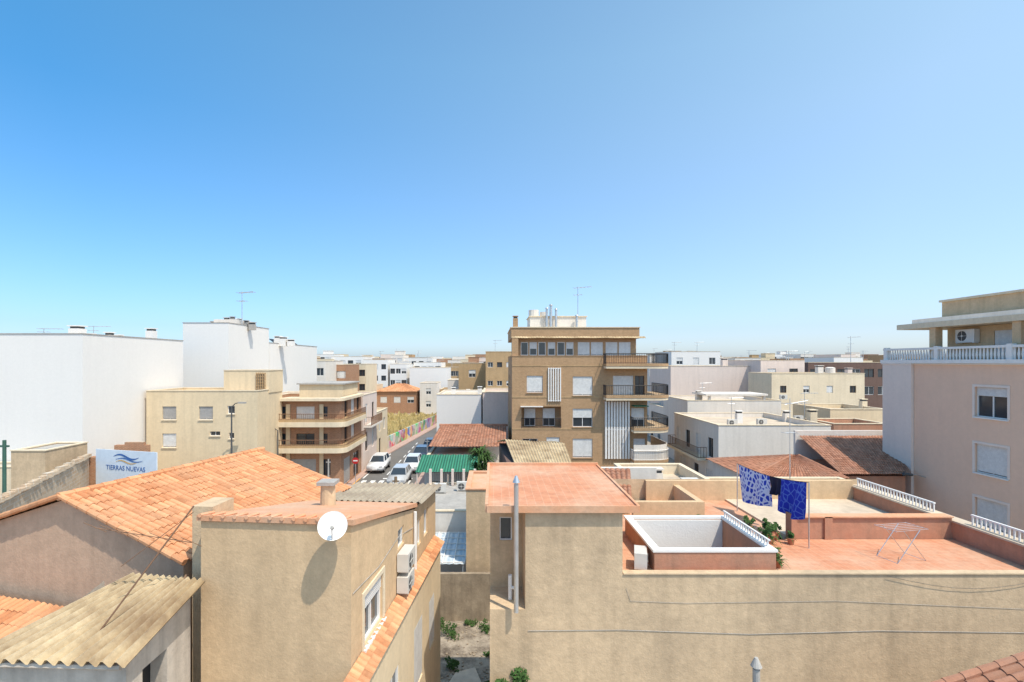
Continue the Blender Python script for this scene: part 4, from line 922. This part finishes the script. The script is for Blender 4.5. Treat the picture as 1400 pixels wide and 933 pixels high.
sg=Thing('no_entry_sign','round red and white traffic sign on a grey post','traffic sign',(X(486,47),47,.13)); sg.part('post',MB().cyl((0,0,0),(0,0,2.2),.03),'steel'); sg.part('disc',MB().cyl((0,-.05,2.3),(0,-.02,2.3),.3,.3,16),plain('sign_red',(.5,.02,.02),.5)); sg.part('bar',MB().box(-.2,.2,-.06,-.051,2.25,2.36),'whitep')
car(-12.2,54.5,(.75,.75,.75),'white hatchback parked facing the corner',1.1)
car(-8.9,48.6,(.50,.51,.52),'silver car parked near the crossing',1.05); car(-8.6,54.4,(.72,.72,.73),'white car parked along the kerb',1.05); car(-8.5,60.2,(.03,.05,.10),'dark blue car parked along the kerb',1.05)
car(-8.2,66.4,(.02,.03,.06),'black car parked along the kerb',1.0)
car(16.6,52,(.02,.02,.025),'black car parked in the side street',1.05); car(15.0,58,(.10,.11,.13),'dark grey car parked in the side street',1.05); car(16.7,58.5,(.5,.5,.5),'silver car parked in the side street',1.0)
# ------------------------------------------------------------ skyline
pal=['white','white','white2','white2','cream','pinkwhite','ochre','creamyel','redbrick','brick','white2']
labs={'white':'white rendered apartment block on the skyline','white2':'off-white apartment block on the skyline','cream':'cream apartment block on the skyline','pinkwhite':'pinkish apartment block on the skyline','ochre':'ochre apartment block on the skyline','creamyel':'yellowish apartment block on the skyline','redbrick':'brick apartment block on the skyline','brick':'brown apartment block on the skyline'}
for d in (140,162,188,225,290,380):
    px=330 if d<200 else 300
    while px<1330:
        wpx=random.uniform(16,44)*(140/d)**.35
        if 700<px+wpx/2<885: px+=wpx; continue
        m_=random.choice(pal); py=random.uniform(484,503) if d<250 else random.uniform(484,496)
        hh=Z(py,d); nf=3 if d<200 else 2; nc=max(2,int(wpx/100*d/7/1.4)) if d<260 else 3
        nc=min(nc,4)
        dd=d+random.uniform(-4,8)
        dist(labs[m_],px,px+wpx-random.choice([0,0,3]),py,dd,m_,dep=12,nf=nf if d<250 else 0,nc=nc,ww=1.5,hh=1.4,grp='skyline apartment blocks')
        if random.random()<.35 and d<210:
            antenna(X(px+wpx/2,dd+4),dd+4,hh-.4,random.uniform(1.5,3),s=1.2,r=.06)
        if random.random()<.5 and d<270: 
            xx=X(px+wpx*.4,dd+4); solo('roof_housing','pale stair housing on a flat roof','roof structure',MB().box(xx,xx+3,dd+3,dd+6,hh-.4,hh+1.4).box(xx-.1,xx+3.1,dd+2.9,dd+6.1,hh+1.4,hh+1.5),m_,group='stair housings on flat roofs')
        px+=wpx
for (px,d,z,h) in ((922,100,13.2,2.2),(953,100,13.2,2.2),(1024,102,12,1.8),(1078,74,11.5,1.6),(1163,86,11.3,4.5),(1075,75,11.3,1.8),(1180,105,12,1.8),(600,130,10.5,1.5)): antenna(X(px,d),d,z,h,s=1.2,r=.05)
# ------------------------------------------------------------ light, sky, camera
el=math.radians(62); az=math.radians(136)
sun=bpy.data.lights.new('sun','SUN'); sun.energy=4.4; sun.angle=math.radians(.5); sun.color=(1,.92,.80)
so=bpy.data.objects.new('sun',sun); COL.objects.link(so)
dv=Vector((math.sin(az)*math.cos(el),math.cos(az)*math.cos(el),math.sin(el)))
so.rotation_euler=dv.to_track_quat('Z','Y').to_euler()
wd=bpy.data.worlds.new('World'); SC.world=wd; wd.use_nodes=True; nt=wd.node_tree
bg=nt.nodes['Background']; sk_=nt.nodes.new('ShaderNodeTexSky'); sk_.sky_type='NISHITA'; sk_.sun_disc=False; sk_.sun_elevation=el; sk_.sun_rotation=az
sk_.altitude=0; sk_.air_density=1.0; sk_.dust_density=1.0; sk_.ozone_density=1.5
tc=N(nt,'ShaderNodeTexCoord'); sp=N(nt,'ShaderNodeSeparateXYZ'); nt.links.new(tc.outputs['Generated'],sp.inputs[0])
zf_=ramp(nt,sp.outputs[2],0.04,.5); xf_=ramp(nt,sp.outputs[0],-.6,.6)
t1=mix(nt,zf_,(1.20,1.42,1.85),(1.75,2.25,2.15))
t1=mix(nt,ramp(nt,sp.outputs[2],0.0,.06),(1.45,1.75,2.35),t1)
side=mix(nt,xf_,(.42,.78,.97),(1.55,1.22,1.05))
side=mix(nt,ramp(nt,sp.outputs[2],0.0,.4,.15,1.),(1.,1.,1.),side)
cs=mix(nt,1.0,mix(nt,1.0,sk_.outputs[0],t1,'MULTIPLY'),side,'MULTIPLY')
nt.links.new(cs,bg.inputs[0]); bg.inputs[1].default_value=.115
cam=bpy.data.cameras.new('camera'); co=bpy.data.objects.new('camera',cam); COL.objects.link(co)
co.location=(0,0,H); co.rotation_euler=(math.pi/2,0,0); cam.sensor_width=36; cam.lens=18; cam.clip_end=8000; cam.clip_start=.1
cam.shift_x=25/1400; cam.shift_y=28.5/1400
SC.camera=co
SC.view_settings.view_transform='Standard'; SC.view_settings.look='None'; SC.view_settings.exposure=0
